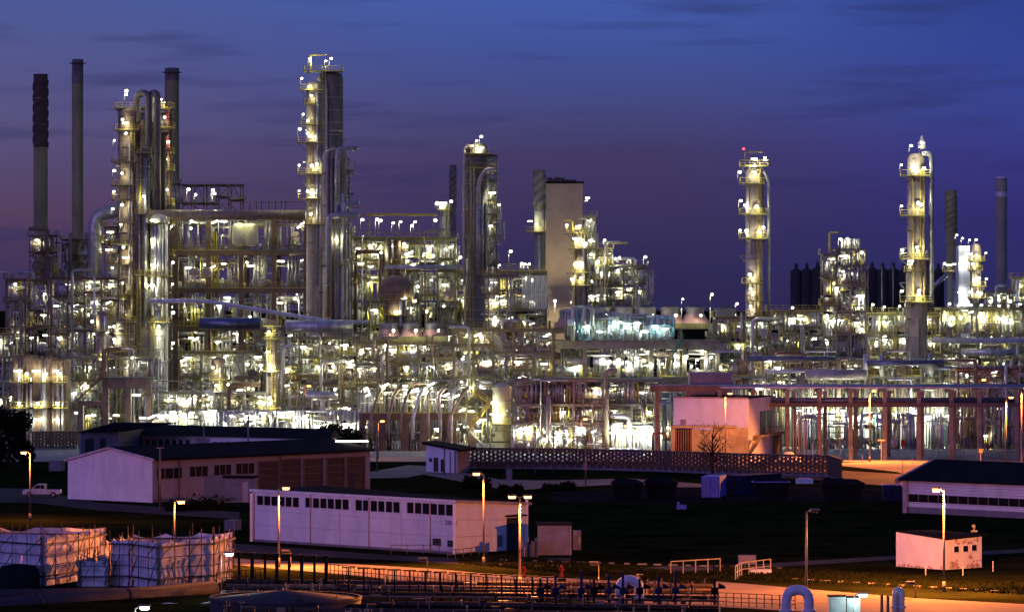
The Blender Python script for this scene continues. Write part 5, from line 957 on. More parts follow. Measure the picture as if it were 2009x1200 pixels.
mb = MB(); mb.box(X(1355,900),X(1440,900),Y(900)+4,Y(900)+8,h+.13,h+3.8); part('penthouse', mb, 'grey_wall', rt)
rt = thing('orange_gate_frame', 'rusty square gate frame beside the pink control building', 'gate frame', G(1284,906))
for a in (1281,1306): mb = MB(); mb.bar(G(a,906), G(a,906,Z(852,906)), .35); part('post', mb, 'steel_rust', rt)
mb = MB(); mb.bar(G(1279,906,Z(852,906)+.18), G(1308,906,Z(852,906)+.18), .36); part('beam', mb, 'steel_rust', rt)
# barn at the right
A, B = G(1776,1005), G(2120,1022); W1 = Wall(A,B); rt = thing('barn', 'dark-roofed barn with violet siding and a pink-edged gable at the picture edge', 'barn', A)
he = W1.z(1790,939)
n = 9
for i in range(n): mb = MB(); W1.slab(mb,0,1,.9+(he-1.0)*i/n if i else .75,.9+(he-1.0)*(i+1)/n-.03,-.2,.0 if i%2 else .03); part('siding_board', mb, 'white_wall', rt)
mb = MB(); W1.slab(mb,0,1,0,.74,-.2,.02); part('plinth', mb, 'grey_wall', rt)
z0, z1 = W1.z(1790,983), W1.z(1790,969); mb = MB(); W1.slab(mb,.02,1,z0-.04,z1+.04,.032,.05); band_ = part('window_band', mb, 'window_dark', rt)
for i in range(17): mb = MB(); u = .02+i*.058; W1.slab(mb,u,u+.004,z0-.04,z1+.04,.051,.09); part('mullion', mb, 'steel_grey', band_)
bk = Vector((7.0,16,0)); pk = G(1838,1005)+bk*.42; zr = Z(896,1005)+1.2
e0 = A+W1.n*.5+Vector((-.6,0,he-.05)); e1 = B+W1.n*.5+Vector((0,0,he-.05)); pk0 = at(1836,900,A.y+9); pk1 = pk0+(B-A)
b0 = pk0+Vector((8.5,8.5,-2.6)); b1 = b0+(B-A)
mb = MB(); mb.hexa([p-Vector((0,0,.15)) for p in (e0,e1,pk1,pk0)]+[e0,e1,pk1,pk0]); part('roof', mb, 'roof_dark', rt)
mb = MB(); mb.hexa([p-Vector((0,0,.15)) for p in (pk0,pk1,b1,b0)]+[pk0,pk1,b1,b0]); part('roof', mb, 'roof_dark', rt)
for a, b in ((e0,pk0),(pk0,b0)): mb = MB(); d_ = Vector((-.12,-.12,0)); mb.hexa([a+d_*3-Vector((0,0,.55)),a-Vector((0,0,.55)),b-Vector((0,0,.55)),b+d_*3-Vector((0,0,.55)),a+d_*3+Vector((0,0,.1)),a+Vector((0,0,.1)),b+Vector((0,0,.1)),b+d_*3+Vector((0,0,.1))]); part('barge_board', mb, 'roof_trim', rt)
mb = MB(); Cg = A+Vector((-.0,9,0)); q = [A+Vector((0,0,0)), Vector((pk0.x,pk0.y,0)), Vector((b0.x,b0.y,0))]; mb.add([q[0],q[1],q[2],(b0.x,b0.y,b0.z-.2),(pk0.x,pk0.y,pk0.z-.2),(A.x,A.y,he-.2)], [(0,1,4,5),(1,2,3,4)]); part('gable_wall', mb, 'white_wall', rt)
mb = MB(); mb.box(A.x-.35,A.x+.1,A.y-.7,A.y-.25,0,he-.1); part('corner_post', mb, 'roof_trim', rt); mb = MB(); mb.tube([(A.x+.5,A.y-.2,0),(A.x+.5,A.y-.2,he-.1)], .09, 6); part('downpipe', mb, 'steel_rust', rt)
# white hut
A, B, C = G(1758,1110), G(1853,1117), G(1926,1112); rt = thing('white_hut', 'small white hut with three square windows and peeling stained plaster', 'hut', B); W1, W2 = Wall(A,B), Wall(B,C); D_ = A+(C-B)
ha, hb, hc = W1.z(1758,1043), W1.z(1853,1058), W2.z(1926,1052); hd = ha-.1; shell(rt, [A,B,C,D_], [ha,hb,hc,hd], 'white_wall')
mb = MB(); q = [Vector((p.x,p.y,h_)) for p, h_ in ((A,ha),(B,hb),(C,hc),(D_,hd))]; q[1] += Vector((.1,-.3,0)); q[2] += Vector((.5,.1,.1)); mb.hexa([p+Vector((0,0,.01)) for p in q]+[p+Vector((0,0,.12)) for p in q]); part('roof', mb, 'roof_dark', rt)
for a, b, t, bt in ((1870,1882,1070,1084),(1888,1900,1069,1083),(1905,1917,1067,1081)): W2.pane(rt, W2.u(a), W2.u(b), W2.z(a,bt), W2.z(a,t), 'white_wall')
RR = random.Random(6); mb = MB()
def blot(W_, u, z, s):
    n = 9; c = W_.pt(u,z,.006); vs = [c]+[W_.pt(u+s*RR.uniform(.5,1.2)*math.cos(2*math.pi*i/n)/W_.d.length, max(.01, z+s*RR.uniform(.4,1)*math.sin(2*math.pi*i/n)), .006+RR.random()*.001) for i in range(n)]; mb.add(vs, [(0,1+i,1+(i+1)%n) for i in range(n)])
for i in range(26): blot(W2, RR.uniform(.05,.97), RR.uniform(.05,1.2)*RR.random()+.1, RR.uniform(.12,.4))
for i in range(16): blot(W2, RR.uniform(.3,.9), hb-RR.uniform(.15,.5), RR.uniform(.1,.25))
for i in range(20): blot(W1, RR.uniform(.02,.97), RR.uniform(.02,.25), RR.uniform(.1,.25))
part('stain', mb, 'stain', rt, stuff=True)
mb = MB(); mb.bar(at(1911,1040,B.y+2), at(1911,1030,B.y+2), .12); mb.cbox(at(1911,1041,B.y+2),(.6,.3,.15)); mb.cbox(at(1910,1031,B.y+2),(.3,.3,.25)); part('roof_vent', mb, 'steel_grey', rt)
# dim shed right of warehouse
rt = thing('grey_shed', 'dim grey shed between the warehouse and the dark field', 'shed', G(1085,1088)); gy = 1088; mb = MB(); mb.box(X(1055,gy),X(1121,gy),Y(gy),Y(gy)+4,0,Z(1030,gy)); part('wall', mb, 'grey_wall', rt)
mb = MB(); mb.box(X(1052,gy),X(1123,gy),Y(gy)-.2,Y(gy)+4.2,Z(1030,gy)+.01,Z(1027,gy)); part('roof', mb, 'roof_dark', rt); mb = MB(); mb.box(X(1118.5,gy),X(1120.5,gy),Y(gy)-.1,Y(gy)-.003,0,Z(1031,gy)); part('downpipe', mb, 'cream_trim', rt)
gy = 1078; rt = thing('meter_cabinet', 'narrow dim cabinet with pale signs beside the grey shed', 'cabinet', G(1130,gy)); mb = MB(); mb.box(X(1124,gy),X(1140,gy),Y(gy),Y(gy)+1,0,Z(1040,gy)); part('body', mb, 'grey_wall', rt)
for a, b, t, bt in ((1125,1132,1042,1049),(1134,1139,1052,1066)): mb = MB(); mb.box(X(a,gy),X(b,gy),Y(gy)-.06,Y(gy)-.003,Z(bt,gy),Z(t,gy)); part('sign', mb, 'cream_trim', rt)
gy = 1092; rt = thing('transformer', 'jumble of pale boxes and bushings against the end of the warehouse', 'transformer', G(1035,gy)); RR = random.Random(9)
for i in range(9): mb = MB(); a = 1024+i*3.6; mb.box(X(a,gy),X(a+3.2,gy),Y(gy)+RR.uniform(0,.6),Y(gy)+1.4,0,Z(RR.uniform(1052,1076),gy)); part('box', mb, ('grey_wall','cream_trim','steel_dark')[i%3], rt)

# perforated wall of hollow blocks
bw, bh_, bd = .66, .62, .3
hb = MB(); n = 8; ring = [(.2*math.cos(2*math.pi*(i+.5)/n), .2*math.sin(2*math.pi*(i+.5)/n)) for i in range(n)]; sq = [(bw/2-.008 if c > .1 else -bw/2+.008 if c < -.1 else 0, bh_/2-.008 if s > 0 else -bh_/2+.008) for c, s in ring]
sq = [((bw/2-.008)*(1 if c > 0 else -1)*(1 if abs(c) > abs(s) else .41), (bh_/2-.008)*(1 if s > 0 else -1)*(1 if abs(s) > abs(c) else .41)) for c, s in ring]
vs = [(x,0,z) for x, z in ring]+[(x,0,z) for x, z in sq]+[(x,bd,z) for x, z in ring]+[(x,bd,z) for x, z in sq]
hb.add(vs, [f for i in range(n) for j in [(i+1)%n] for f in ((i,8+i,8+j,j),(16+j,24+j,24+i,16+i),(i,j,16+j,16+i),(8+j,8+i,24+i,24+j))]); cm = (bw/2-.008, bh_/2-.008)
for sx, sz in ((1,1),(1,-1),(-1,1),(-1,-1)):      # corner triangles of the block face
    b = len(hb.v); hb.v += [(sx*cm[0],y_,sz*cm[1]*q) if k == 0 else (sx*cm[0]*q,y_,sz*cm[1]) if k == 1 else (sx*cm[0],y_,sz*cm[1]) for y_ in (0,bd) for k, q in ((0,.41),(2,1),(1,.41))]
    hb.f += [[b,b+1,b+2],[b+3,b+5,b+4],[b,b+3,b+4,b+1],[b+1,b+4,b+5,b+2]]; hb.sm += [False]*4; hb.mi += [0]*4
bme = hb.mesh('block', 'block')
def block_wall(label, pts, rows, limit):
    rt = thing('perforated_wall', label, 'wall', pts[0], 'perforated block walls'); cnt = 0; rest = MB()
    L_ = [(b-a).length for a, b in zip(pts, pts[1:])]; tot = sum(L_); nc = int(tot/bw)
    for c in range(nc):
        s = (c+.5)*bw; k_ = 0
        while k_ < len(L_)-1 and s > L_[k_]: s -= L_[k_]; k_ += 1
        a, b = pts[k_], pts[k_+1]; p = a.lerp(b, s/L_[k_]); rz = math.atan2(b.y-a.y, b.x-a.x)
        for r in range(rows):
            z = .35+(r+.5)*bh_+(c%2)*.31
            if cnt < limit: inst('block', bme, rt, (p.x,p.y,z), rz); cnt += 1
            else: ca, sa = math.cos(rz), math.sin(rz); bb = len(rest.v); rest.v += [(p.x+x*ca-y*sa, p.y+x*sa+y*ca, z+z2) for x, y, z2 in hb.v]; rest.f += [[i+bb for i in f] for f in hb.f]; rest.sm += [False]*len(hb.f); rest.mi += [0]*len(hb.f)
    part('block', rest, 'block', rt, stuff=True)
    for a, b in zip(pts, pts[1:]):
        mb = MB(); mb.bar(a+Vector((0,.15,.32)), b+Vector((0,.15,.32)), .27, .64); part('footing', mb, 'grey_wall', rt); mb = MB(); h_ = .35+rows*bh_+.2; mb.bar(a+Vector((0,.15,h_)), b+Vector((0,.15,h_)), .36, .36); part('coping', mb, 'concrete_brown', rt)
block_wall('long wall of hollow blocks glowing through round holes before the bright plant', [G(1652,944),G(1628,935),G(1450,931),G(1300,925),G(1120,920),G(905,918)], 4, 296)
block_wall('short piece of hollow block wall between the dark tree and the office block', [G(150,880),G(60,882)], 4, 80)

# scaffold tarpaulin tents
def tent(label, spec, gyc, seed, back):
    """spec: list of (px, py_base, py_top) along the visible faces; panels of tarpaulin within a scaffold"""
    RR = random.Random(seed); pts = [G(px,pb) for px, pb, _ in spec]; rt = thing('scaffold_tent', label, 'scaffold tent', pts[0], 'tarpaulined scaffold enclosures')
    poly = pts+[pts[-1]+back, pts[0]+back]; tops = [Z(t,pb) for _, pb, t in spec]; tops += [tops[-1], tops[0]]
    for i in range(len(poly)):
        a, b = poly[i], poly[(i+1)%len(poly)]; W_ = Wall(a,b); ha, hb2 = tops[i], tops[(i+1)%len(poly)]; n = max(1, round(W_.d.length/3.2)); 
        for j in range(n):      # sheets sagging between the ties
            mb = MB(); u0, u1 = j/n, (j+1)/n; cs, rs = 9, 12; vs = []
            sag = RR.uniform(.0,.5)
            for r in range(rs+1):
                for c in range(cs+1):
                    u = u0+(u1-u0)*c/cs; hh = ha+(hb2-ha)*u; z = hh*(r/rs); 
                    if r == rs: z -= sag*math.sin(math.pi*c/cs)
                    o = .1*math.sin(r*1.57+seed)+RR.uniform(-.018,.018)+.05*math.sin(c*1.3+r*.35+j)
                    vs.append(W_.pt(u, z, -.35+o))
            mb.add(vs, [(r*(cs+1)+c, r*(cs+1)+c+1, (r+1)*(cs+1)+c+1, (r+1)*(cs+1)+c) for r in range(rs) for c in range(cs)], True); part('tarpaulin', mb, 'tarp', rt)
        m = max(2, round(W_.d.length/2.0))
        for j in range(m+1): mb = MB(); u = j/m; hh = ha+(hb2-ha)*u+RR.choice((.1,.3,.5,.9)); mb.bar(W_.pt(u,0,.1), W_.pt(u,hh,.1), .07); part('standard', mb, 'scaffold', rt)
        for z_ in [.9+.95*q for q in range(int(max(ha,hb2)/.95))]: mb = MB(); mb.bar(W_.pt(-.02,z_,.16), W_.pt(1.02,z_*1.0,.16), .065 if int(z_)%3 else .14); part('ledger', mb, 'scaffold', rt)
        for j in range(0, m, 2):
            for z_ in (.1, 2.9): mb = MB(); mb.bar(W_.pt(j/m,z_,.22), W_.pt(min(1,(j+1)/m),min(z_+2.6,min(ha,hb2)),.22), .06); part('diagonal', mb, 'scaffold', rt)
    return rt, poly, tops
t1 = tent('near-edge scaffold tent in pale tarpaulin, violet on one face and pink on the other', [(-60,1138,1045),(84,1150,1048),(152,1140,1046)], 0, 1, Vector((1.5,9,0)))
t2 = tent('low middle scaffold tent in bluish tarpaulin between its two larger neighbours', [(158,1150,1096),(212,1150,1096)], 0, 2, Vector((1,5,0)))
t3 = tent('big scaffold tent in pale tarpaulin next to the cyan lamp, orange-lit at one corner', [(216,1148,1058),(255,1149,1058),(312,1157,1060),(370,1150,1057),(418,1148,1053)], 0, 3, Vector((1.2,8,0)))
p = at(100,1125,t1[1][0].y+6); lamp('flood', (X(60,1138),Y(1138)+5,3.0), t1[0], 2500, SOD, 'lens_sodium'); lamp('flood', (X(340,1150),Y(1150)+4.5,3), t3[0], 1800, SOD, 'lens_sodium')
# ------------------------------------------------------------------ street lamps
def street(label, px, py_head, py_base, heads=(1,), power=900, color=SOD, lens='lens_sodium', lit=True, spot=False, group='orange street lamps', rad=.16, arm=.7, r=.09):
    gy = py_base; x, y, zt = X(px,gy), Y(gy), Z(py_head,gy); rt = thing('street_lamp', label, 'street lamp', (x,y,0), group)
    mb = MB(); mb.tube([(x,y,0),(x,y,zt*.5),(x,y,zt)], [r*1.3,r,r*.75], 8); part('pole', mb, 'lamp_pole', rt); mb = MB(); mb.tube([(x,y,0),(x,y,.9)], r*1.7, 8); part('base', mb, 'lamp_pole', rt)
    for h in heads:
        e = Vector((x+h*arm, y-.25, zt+.12)); mb = MB(); mb.bar((x,y,zt-.05),(x+h*.25,y-.1,zt+.1), .08); mb.hexa([e+Vector((dx*.42+h*0,dy*.16,dz)) for dz in (.0,.14) for dx, dy in ((-1,-1),(1,-1),(1,1),(-1,1))]); hd = part('lamp_head', mb, 'lamp_pole', rt)
        mb = MB(); mb.vessel(e+Vector((-.26,0,-.06)), e+Vector((.26,0,-.06)), .15, 10, .5); part('lens', mb, lens if lit else 'glass_dark', hd)
        if lit:
            ld = ldata(color, power, rad)
            if spot: ld = bpy.data.lights.new('lamp_light', 'SPOT'); ld.color = color; ld.energy = power; ld.shadow_soft_size = rad; ld.spot_size = math.radians(130 if spot == 'back' else 164); ld.spot_blend = .5
            lo = bpy.data.objects.new('lamp_light', ld); col.objects.link(lo); lo.parent = hd; lo.location = e+Vector((0,-.05,-.42))-WL[hd]
            if spot: lo.rotation_euler = (math.radians(38 if spot == 'back' else -38), 0, 0)     # road optics throw the light towards the carriageway
    return rt
street('orange street lamp nearest the dark tree and the parked pickup', 59, 888, 1022, (-1,), 9000)
street('orange street lamp rising behind the big scaffold tent', 342, 985, 1100, (1,), 3200)
street('orange street lamp in front of the window strip of the warehouse', 547, 958, 1112, (1,), 34000, spot=True)
street('orange street lamp before the pink end of the warehouse', 949, 930, 1110, (-1,), 26000, spot=True)
street('tall double-headed street lamp beside the warehouse end', 1020, 975, 1150, (-1,1), 24000, spot=True)
street('unlit street lamp standing alone in the dark field', 1582, 1003, 1182, (1,), 1, SOD, 'lens_sodium', False)
street('orange street lamp next to the white hut', 1852, 962, 1160, (-1,), 85000)
street('orange street lamp among the bridge piers on a concrete foot', 1706, 767, 906, (1,), 80000, spot=True)
street('thin orange street lamp in front of the pink control building', 1423, 772, 922, (1,), 34000, spot='back', r=.06)
street('orange street lamp beyond the barn roof', 1974, 780, 930, (1,), 80000, spot=True)
street('orange street lamp cut off by the picture edge above the barn', 2004, 762, 920, (1,), 80000, spot=True)
street('orange street lamp by the gatehouse among the bright pumps', 1140, 822, 900, (1,), 1000, r=.06)
street('small orange lamp in the burner pipes', 742, 826, 900, (1,), 1000, r=.06)
for px, py, lab in ((598,757,'small orange lamp over the silver drum'),(1053,765,'small orange lamp on the front pipe frame'),(1922,745,'small orange lamp over the pipe bridge')): street(lab, px, py, 884, (1,), 450, r=.07)
WLT = 'cyan-white yard lamps'
street('white tubular yard lamp beside the big scaffold tent', 434, 1087, 1180, (1,), 260, COOL, 'lens_cool', group=WLT, r=.05)
street('cyan-white yard lamp glowing at the bottom edge before the tents', 265, 1192, 1290, (1,), 500, COOL, 'lens_cool', group=WLT, r=.05)
street('cyan-white yard lamp glowing by the blue cabinets', 1675, 1167, 1240, (1,), 700, COOL, 'lens_cool', group=WLT, r=.05)
for px, py, pb, s, lab in ((839,1098,1132,-1,'unlit low yard lamp on the verge by the warehouse handrail'),(570,1083,1112,-1,'unlit low yard lamp just behind the tall post row'),(1175,1106,1150,-1,'unlit low yard lamp between the hydrants and the bent pipe'),(1796,1145,1172,-1,'unlit low yard lamp near the hut stakes'),(1270,1150,1178,-1,'unlit low yard lamp touching the bent pipe')): street(lab, px, py, pb, (s,), 1, SOD, 'lens_sodium', False, 'unlit low yard lamps', r=.04, arm=.45)
for px, py, pb, lab in ((872,880,930,'dark bare mast by the path near the gatehouse'),(740,828,925,'violet-grey mast at the workshop end'),(314,878,1000,'thin dark mast before the workshop windows'),(487,812,960,'thin dark mast crossing the workshop roof'),(400,835,930,'dark mast with flat cap on the office wing')):
    p = G(px,pb); mb = MB(); mb.tube([p, p+Vector((0,0,Z(py,pb)))], .12, 8); mb.cbox(p+Vector((0,0,Z(py,pb))),(.9,.4,.12)); single('mast', mb, 'lamp_pole', lab, 'mast', p, 'dark masts')
# reflector masts in front of the bright plant
for px, pt_, pb, lab in ((1050,838,930,'dark post before the white-lit pumps, closest to the cream column'),(1149,880,952,'dark post standing on the lawn with an orange box'),(1086,845,926,'dark post between the white-lit pumps and wall')):
    p = G(px,pb); mb = MB(); mb.tube([p, p+Vector((0,0,Z(pt_,pb)))], .1, 8); mb.cbox(p+Vector((0,-.1,Z(pt_,pb))),(.35,.3,.3)); single('post', mb, 'lamp_pole', lab, 'post', p)

# ------------------------------------------------------------------ vegetation
def tree(label, px, pb, pt_, wpx, seed, leaf=2600, bare=False, group=None, ls=.5):
    RR = random.Random(seed); p = G(px,pb); h = Z(pt_,pb); k = K(pb); rw = wpx*k/2; rt = thing('tree', label, 'tree', p, group)
    mb = MB(); mb.tube([p, p+Vector((.1,0,h*.35)), p+Vector((-.1,.1,h*.8))], [h*.03,h*.022,h*.008], 8); tips = []
    for i in range(26 if bare else 14):
        a = RR.uniform(0,6.28); z0 = h*RR.uniform(.15,.75); l = rw*RR.uniform(.6,1.05)*(1-(z0/h-.3)**2*.8); q = p+Vector((0,0,z0)); e = q+Vector((l*math.cos(a), l*math.sin(a)*.7, h*RR.uniform(.12,.35)))
        mid = q.lerp(e,.5)+Vector((0,0,h*.04)); mb.tube([q,mid,e], [h*.011,h*.007,h*.003], 5); tips.append((mid,e))
        for _ in range(6 if bare else 2): d = mid.lerp(e,RR.random()); f_ = d+Vector((RR.uniform(-1,1),RR.uniform(-1,1),RR.uniform(.2,1.2)))*rw*.35; mb.tube([d,f_], [h*.004,h*.0015], 4)
    part('trunk', mb, 'bark', rt); mb = MB()
    cl = [(p+Vector((rw*RR.uniform(-.8,.8), rw*RR.uniform(-.6,.6), h*RR.uniform(.12,.9))), rw*RR.uniform(.25,.5)) for _ in range(26)]
    for i in range(leaf):
        c, r = RR.choice(cl); d = Vector((RR.gauss(0,1),RR.gauss(0,1),RR.gauss(0,1))); d = d.normalized()*r*RR.uniform(.5,1.1)**.5; q = c+d
        u = Vector((RR.uniform(-1,1),RR.uniform(-1,1),RR.uniform(-1,1)))*ls; v = Vector((RR.uniform(-1,1),RR.uniform(-1,1),RR.uniform(-1,1)))*ls
        mb.add([q-u*.5,q+v*.4,q+u*.5,q-v*.4],[(0,1,2,3)])
    part('crown', mb, 'foliage', rt)
tree('big dark bushy tree at the picture edge before the furnaces', 16, 925, 800, 92, 1, 9000)
tree('bare twiggy tree growing before the pink control building', 1398, 938, 828, 74, 2, 500, True, ls=.18)
tree('dark ragged tree over the office wing roof, nearer the burner portal', 655, 882, 832, 60, 3, 2200)
tree('small dark crown peeping over the office wing roof', 385, 880, 832, 34, 4, 900)
tree('second ragged dark crown beside the burner portal', 690, 886, 842, 40, 5, 1200)
tree('low round shrub in the small roundabout behind the double lamp', 1000, 972, 955, 44, 6, 1100)
tree('dark low shrub at the corner of the warehouse roof', 935, 958, 940, 50, 7, 1100)
for i, (px, pb, pt_, wd, lab) in enumerate(((1115,958,948,20,'low clipped bush by the path, round one'),(1085,962,950,34,'low clipped bush by the path, long one'),(400,1000,975,60,'dark bush under the workshop windows'),(345,1002,985,34,'small dark bush at the workshop corner'))):
    RR = random.Random(i); p = G(px,pb); k = K(pb); mb = MB(); rt = thing('bush', lab, 'bush', p)
    for _ in range(700): q = p+Vector((RR.gauss(0,.28)*wd*k, RR.gauss(0,.6), abs(RR.gauss(0,.42))*(pb-pt_)*k+.1)); u = Vector((RR.uniform(-1,1),RR.uniform(-1,1),RR.uniform(-1,1)))*.2; v = Vector((RR.uniform(-1,1),RR.uniform(-1,1),RR.uniform(-1,1)))*.2; mb.add([q-u,q+v,q+u,q-v],[(0,1,2,3)])
    part('foliage', mb, 'foliage', rt)
# grass tufts on the near verges
RR = random.Random(12); mb = MB()
for _ in range(16000):
    py = RR.choice((RR.uniform(1108,1135),RR.uniform(1140,1185))); px = RR.uniform(900,2009) if py > 1100 else RR.uniform(960,1640)
    top_ = 1099+(px-850)*.09 if px < 1400 else 1130+(px-1400)*.056
    if py > 1100: py = top_+RR.uniform(-22,2)
    p = G(px,py); hgt = RR.uniform(.1,.28); a = RR.uniform(0,3.14); u = Vector((math.cos(a),math.sin(a),0))*.09
    mb.add([p-u,p+u,p+Vector((RR.uniform(-.1,.1),0,hgt))],[(0,1,2)])
o = link(bpy.data.objects.new('grass_tufts', mb.mesh('grass_tufts','grass'))); tag(o, 'short rough grass on the verges along the orange-lit road', 'grass'); o['kind'] = 'stuff'

# ------------------------------------------------------------------ vehicles, containers, skips
def pickup(label, px, pb):
    p = G(px,pb); rt = thing('pickup_truck', label, 'pickup', p); S = 1.0
    def prism(pr, y0, y1): m = MB(); n = len(pr); m.add([(p.x+x*S,p.y+y0,p.z+z*S) for x, z in pr]+[(p.x+x*S,p.y+y1,p.z+z*S) for x, z in pr], [tuple(range(n))[::-1][::-1], tuple(range(n,2*n))[::-1]]+[(i,(i+1)%n+0,(i+1)%n+n,i+n)[::-1] for i in range(n)]); return m
    part('body', prism([(-2.5,.42),(-2.5,.85),(-2.3,.98),(-1.35,1.08),(.55,1.1),(.55,1.02),(2.45,1.02),(2.5,.5),(2.3,.42)],0,1.7), 'car_paint', rt)
    cb = part('cab', prism([(-1.35,1.085),(-.65,1.68),(-.5,1.74),(.35,1.74),(.52,1.68),(.55,1.105)],.1,1.6), 'car_paint', rt)
    part('side_window', prism([(-1.1,1.14),(-.6,1.6),(-.2,1.62),(-.2,1.14)],.07,.095), 'glass_dark', cb); part('side_window', prism([(-.12,1.14),(-.12,1.62),(.3,1.62),(.42,1.14)],.07,.095), 'glass_dark', cb)
    part('bed', prism([(.62,1.03),(2.38,1.03),(2.38,1.05),(.62,1.05)],.1,1.6), 'rubber', rt)
    for x in (-1.6,1.55):
        for y in (-.06,1.55): m = MB(); m.tube([(p.x+x,p.y+y,.36),(p.x+x,p.y+y+.22,.36)], .36, 16); wl = part('wheel', m, 'rubber', rt); m = MB(); m.tube([(p.x+x,p.y+y-.02,.36),(p.x+x,p.y+y+.0,.36)], .2, 12); part('rim', m, 'steel_grey', wl)
    for y in (.15,1.35): m = MB(); m.cbox((p.x-2.49,p.y+y,.78),(.08,.3,.16)); part('headlight', m, 'glass_dark', rt)
    m = MB(); m.cbox((p.x-2.52,p.y+.85,.5),(.14,1.6,.16)); part('bumper', m, 'rubber', rt)
    m = MB(); m.bar((p.x+.7,p.y+.12,1.06),(p.x+.7,p.y+.12,1.6),.06); m.bar((p.x+.7,p.y+1.6,1.06),(p.x+.7,p.y+1.6,1.6),.06); m.bar((p.x+.7,p.y+.12,1.6),(p.x+.7,p.y+1.6,1.6),.06); part('roll_bar', m, 'rubber', rt)
pickup('white pickup truck parked beside the pale workshop gable', 81, 975)
def container(label, pa, pb_, base, top, depth, mt, name='shipping_container', ribs=True, doors=True, tail=Vector((1.2,6,0))):
    W_ = Wall(G(pa,base), G(pb_,base)); A, B = W_.A, W_.B; h = Z(top,base); rt = thing(name, label, 'container', A); q = [A,B,B+tail,A+tail]
    mb = MB(); mb.hexa([Vector((p.x,p.y,.12)) for p in q]+[Vector((p.x,p.y,h)) for p in q]); part('body', mb, mt, rt)
    if doors:
        for u0, u1 in ((.04,.49),(.51,.96)):
            mb = MB(); W_.slab(mb,u0,u1,.25,h-.12,.004,.06); d_ = part('door', mb, mt, rt)
            mb = MB()
            for f_ in (.3,.7): u = u0+(u1-u0)*f_; W_.slab(mb,u-.012,u+.012,.2,h-.1,.065,.11)
            part('lock_bar', mb, 'steel_grey', d_)
            for z_ in (.3,.5,.7): mb = MB(); W_.slab(mb,u0+.02,u1-.02,.25+h*z_-.05,.25+h*z_-.0,.062,.085); part('door_rib', mb, mt, d_)
    W2 = Wall(B, B+tail)
    return rt
container('blue shipping container with double doors facing the viewer', 1376, 1412, 977, 934, 6, 'container_blue')
container('long dark blue container behind the one with lit doors', 1418, 1466, 972, 932, 6, 'skip_blue', doors=False, tail=Vector((5,7,0)))
def skip(label, pa, pb_, base, top, mt, cover=False):
    x0, x1, y0 = X(pa,base), X(pb_,base), Y(base); h = Z(top,base); rt = thing('skip', label, 'skip', ((x0+x1)/2,y0,0), 'skips and dark machines on the yard'); e = (x1-x0)*.09
    mb = MB(); mb.hexa([(x0+e,y0+.4,.2),(x1-e,y0+.4,.2),(x1-e,y0+2.2,.2),(x0+e,y0+2.2,.2),(x0,y0,h),(x1,y0,h),(x1,y0+2.6,h),(x0,y0+2.6,h)]); part('body', mb, mt, rt)
    mb = MB(); mb.bar((x0-.05,y0-.04,h+.01),(x1+.05,y0-.04,h+.01),.12); mb.bar((x0-.02,y0,h+.01),(x0-.02,y0+2.6,h+.01),.12); mb.bar((x1+.02,y0,h+.01),(x1+.02,y0+2.6,h+.01),.12); part('rim', mb, 'container_blue' if 'blue' in label else mt, rt)
    n = max(2,int((x1-x0)/1.0))
    for i in range(1,n): x = x0+(x1-x0)*i/n; mb = MB(); mb.bar((x,y0+.36,.25),(x,y0-.03,h-.1),.12,.1); part('rib', mb, mt, rt)
    if cover: mb = MB(); mb.add([(x0,y0,h+.08),(x1,y0,h+.08),(x1,y0+2.6,h+.08),(x0,y0+2.6,h+.08),(x0+.6,y0+1.3,h+.7),(x1-.9,y0+1.3,h+.5)],[(0,1,5,4),(1,2,5),(2,3,4,5),(3,0,4)]); part('cover', mb, 'skip_dark', rt)
skip('long black covered skip nearest the double street lamp', 1200, 1262, 982, 948, 'skip_dark', True)
skip('dark reddish skip beside the long black covered one', 1265, 1330, 980, 946, 'skip_dark', True)
skip('black skip between the blue containers and the tarpaulin heap', 1478, 1550, 984, 945, 'skip_dark', True)
skip('large black skip in the middle of the yard', 1612, 1696, 985, 948, 'skip_dark', True)
skip('blue-rimmed open skip touching the barn', 1732, 1768, 985, 951, 'skip_blue')
rt = thing('tarpaulin_pile', 'pile of bluish white wrapped goods on the yard', 'goods', G(1577,948)); RR = random.Random(3)
for i in range(5): mb = MB(); p = G(1567+i*5.5,948); mb.cbox((p.x,p.y,.35),(.8,.9,.7+.2*(i%2)), RR.uniform(-.3,.3)); part('bundle', mb, 'tarp', rt)
rt = thing('covered_car', 'car under a pale tarpaulin beside the orange-lit outside stair', 'car', G(1545,905)); p = G(1545,905); mb = MB(); prof = [(-2.1,.0,.6),(-1.7,.75,.8),(-.8,1.05,.8),(-.3,1.5,.75),(.7,1.5,.75),(1.3,1.0,.8),(2.0,.8,.7),(2.15,0,.6)]
mb.add([(p.x+x,p.y+s*w_,z if s else z+.08) for x, z, w_ in prof for s in (-1,0,1)]+[(p.x+x,p.y+s*w_*1.1,0) for x, z, w_ in prof for s in (-1,1)], [(i*3+j,i*3+j+1,i*3+j+4,i*3+j+3) for i in range(7) for j in (0,1)]+[(i*3,i*3+3,24+i*2+2,24+i*2) for i in range(7)]+[(i*3+2,i*3+5,24+i*2+3,24+i*2+1) for i in range(7)], True); part('cover', mb, 'tarp', rt)
mb = MB(); p = G(1337,998); mb.cbox((p.x,p.y,.25),(1.2,.6,.5)); mb.cbox((p.x-.4,p.y,.7),(.3,.4,.4)); single('blue_barrow', mb, 'container_blue', 'small blue cart alone in the dark field', 'cart', p)
container('faint blue-grey cabinet at the edge of the yard behind the pickup', 96, 118, 925, 903, 2, 'grey_wall', 'cabinet', doors=False, tail=Vector((.5,2,0)))
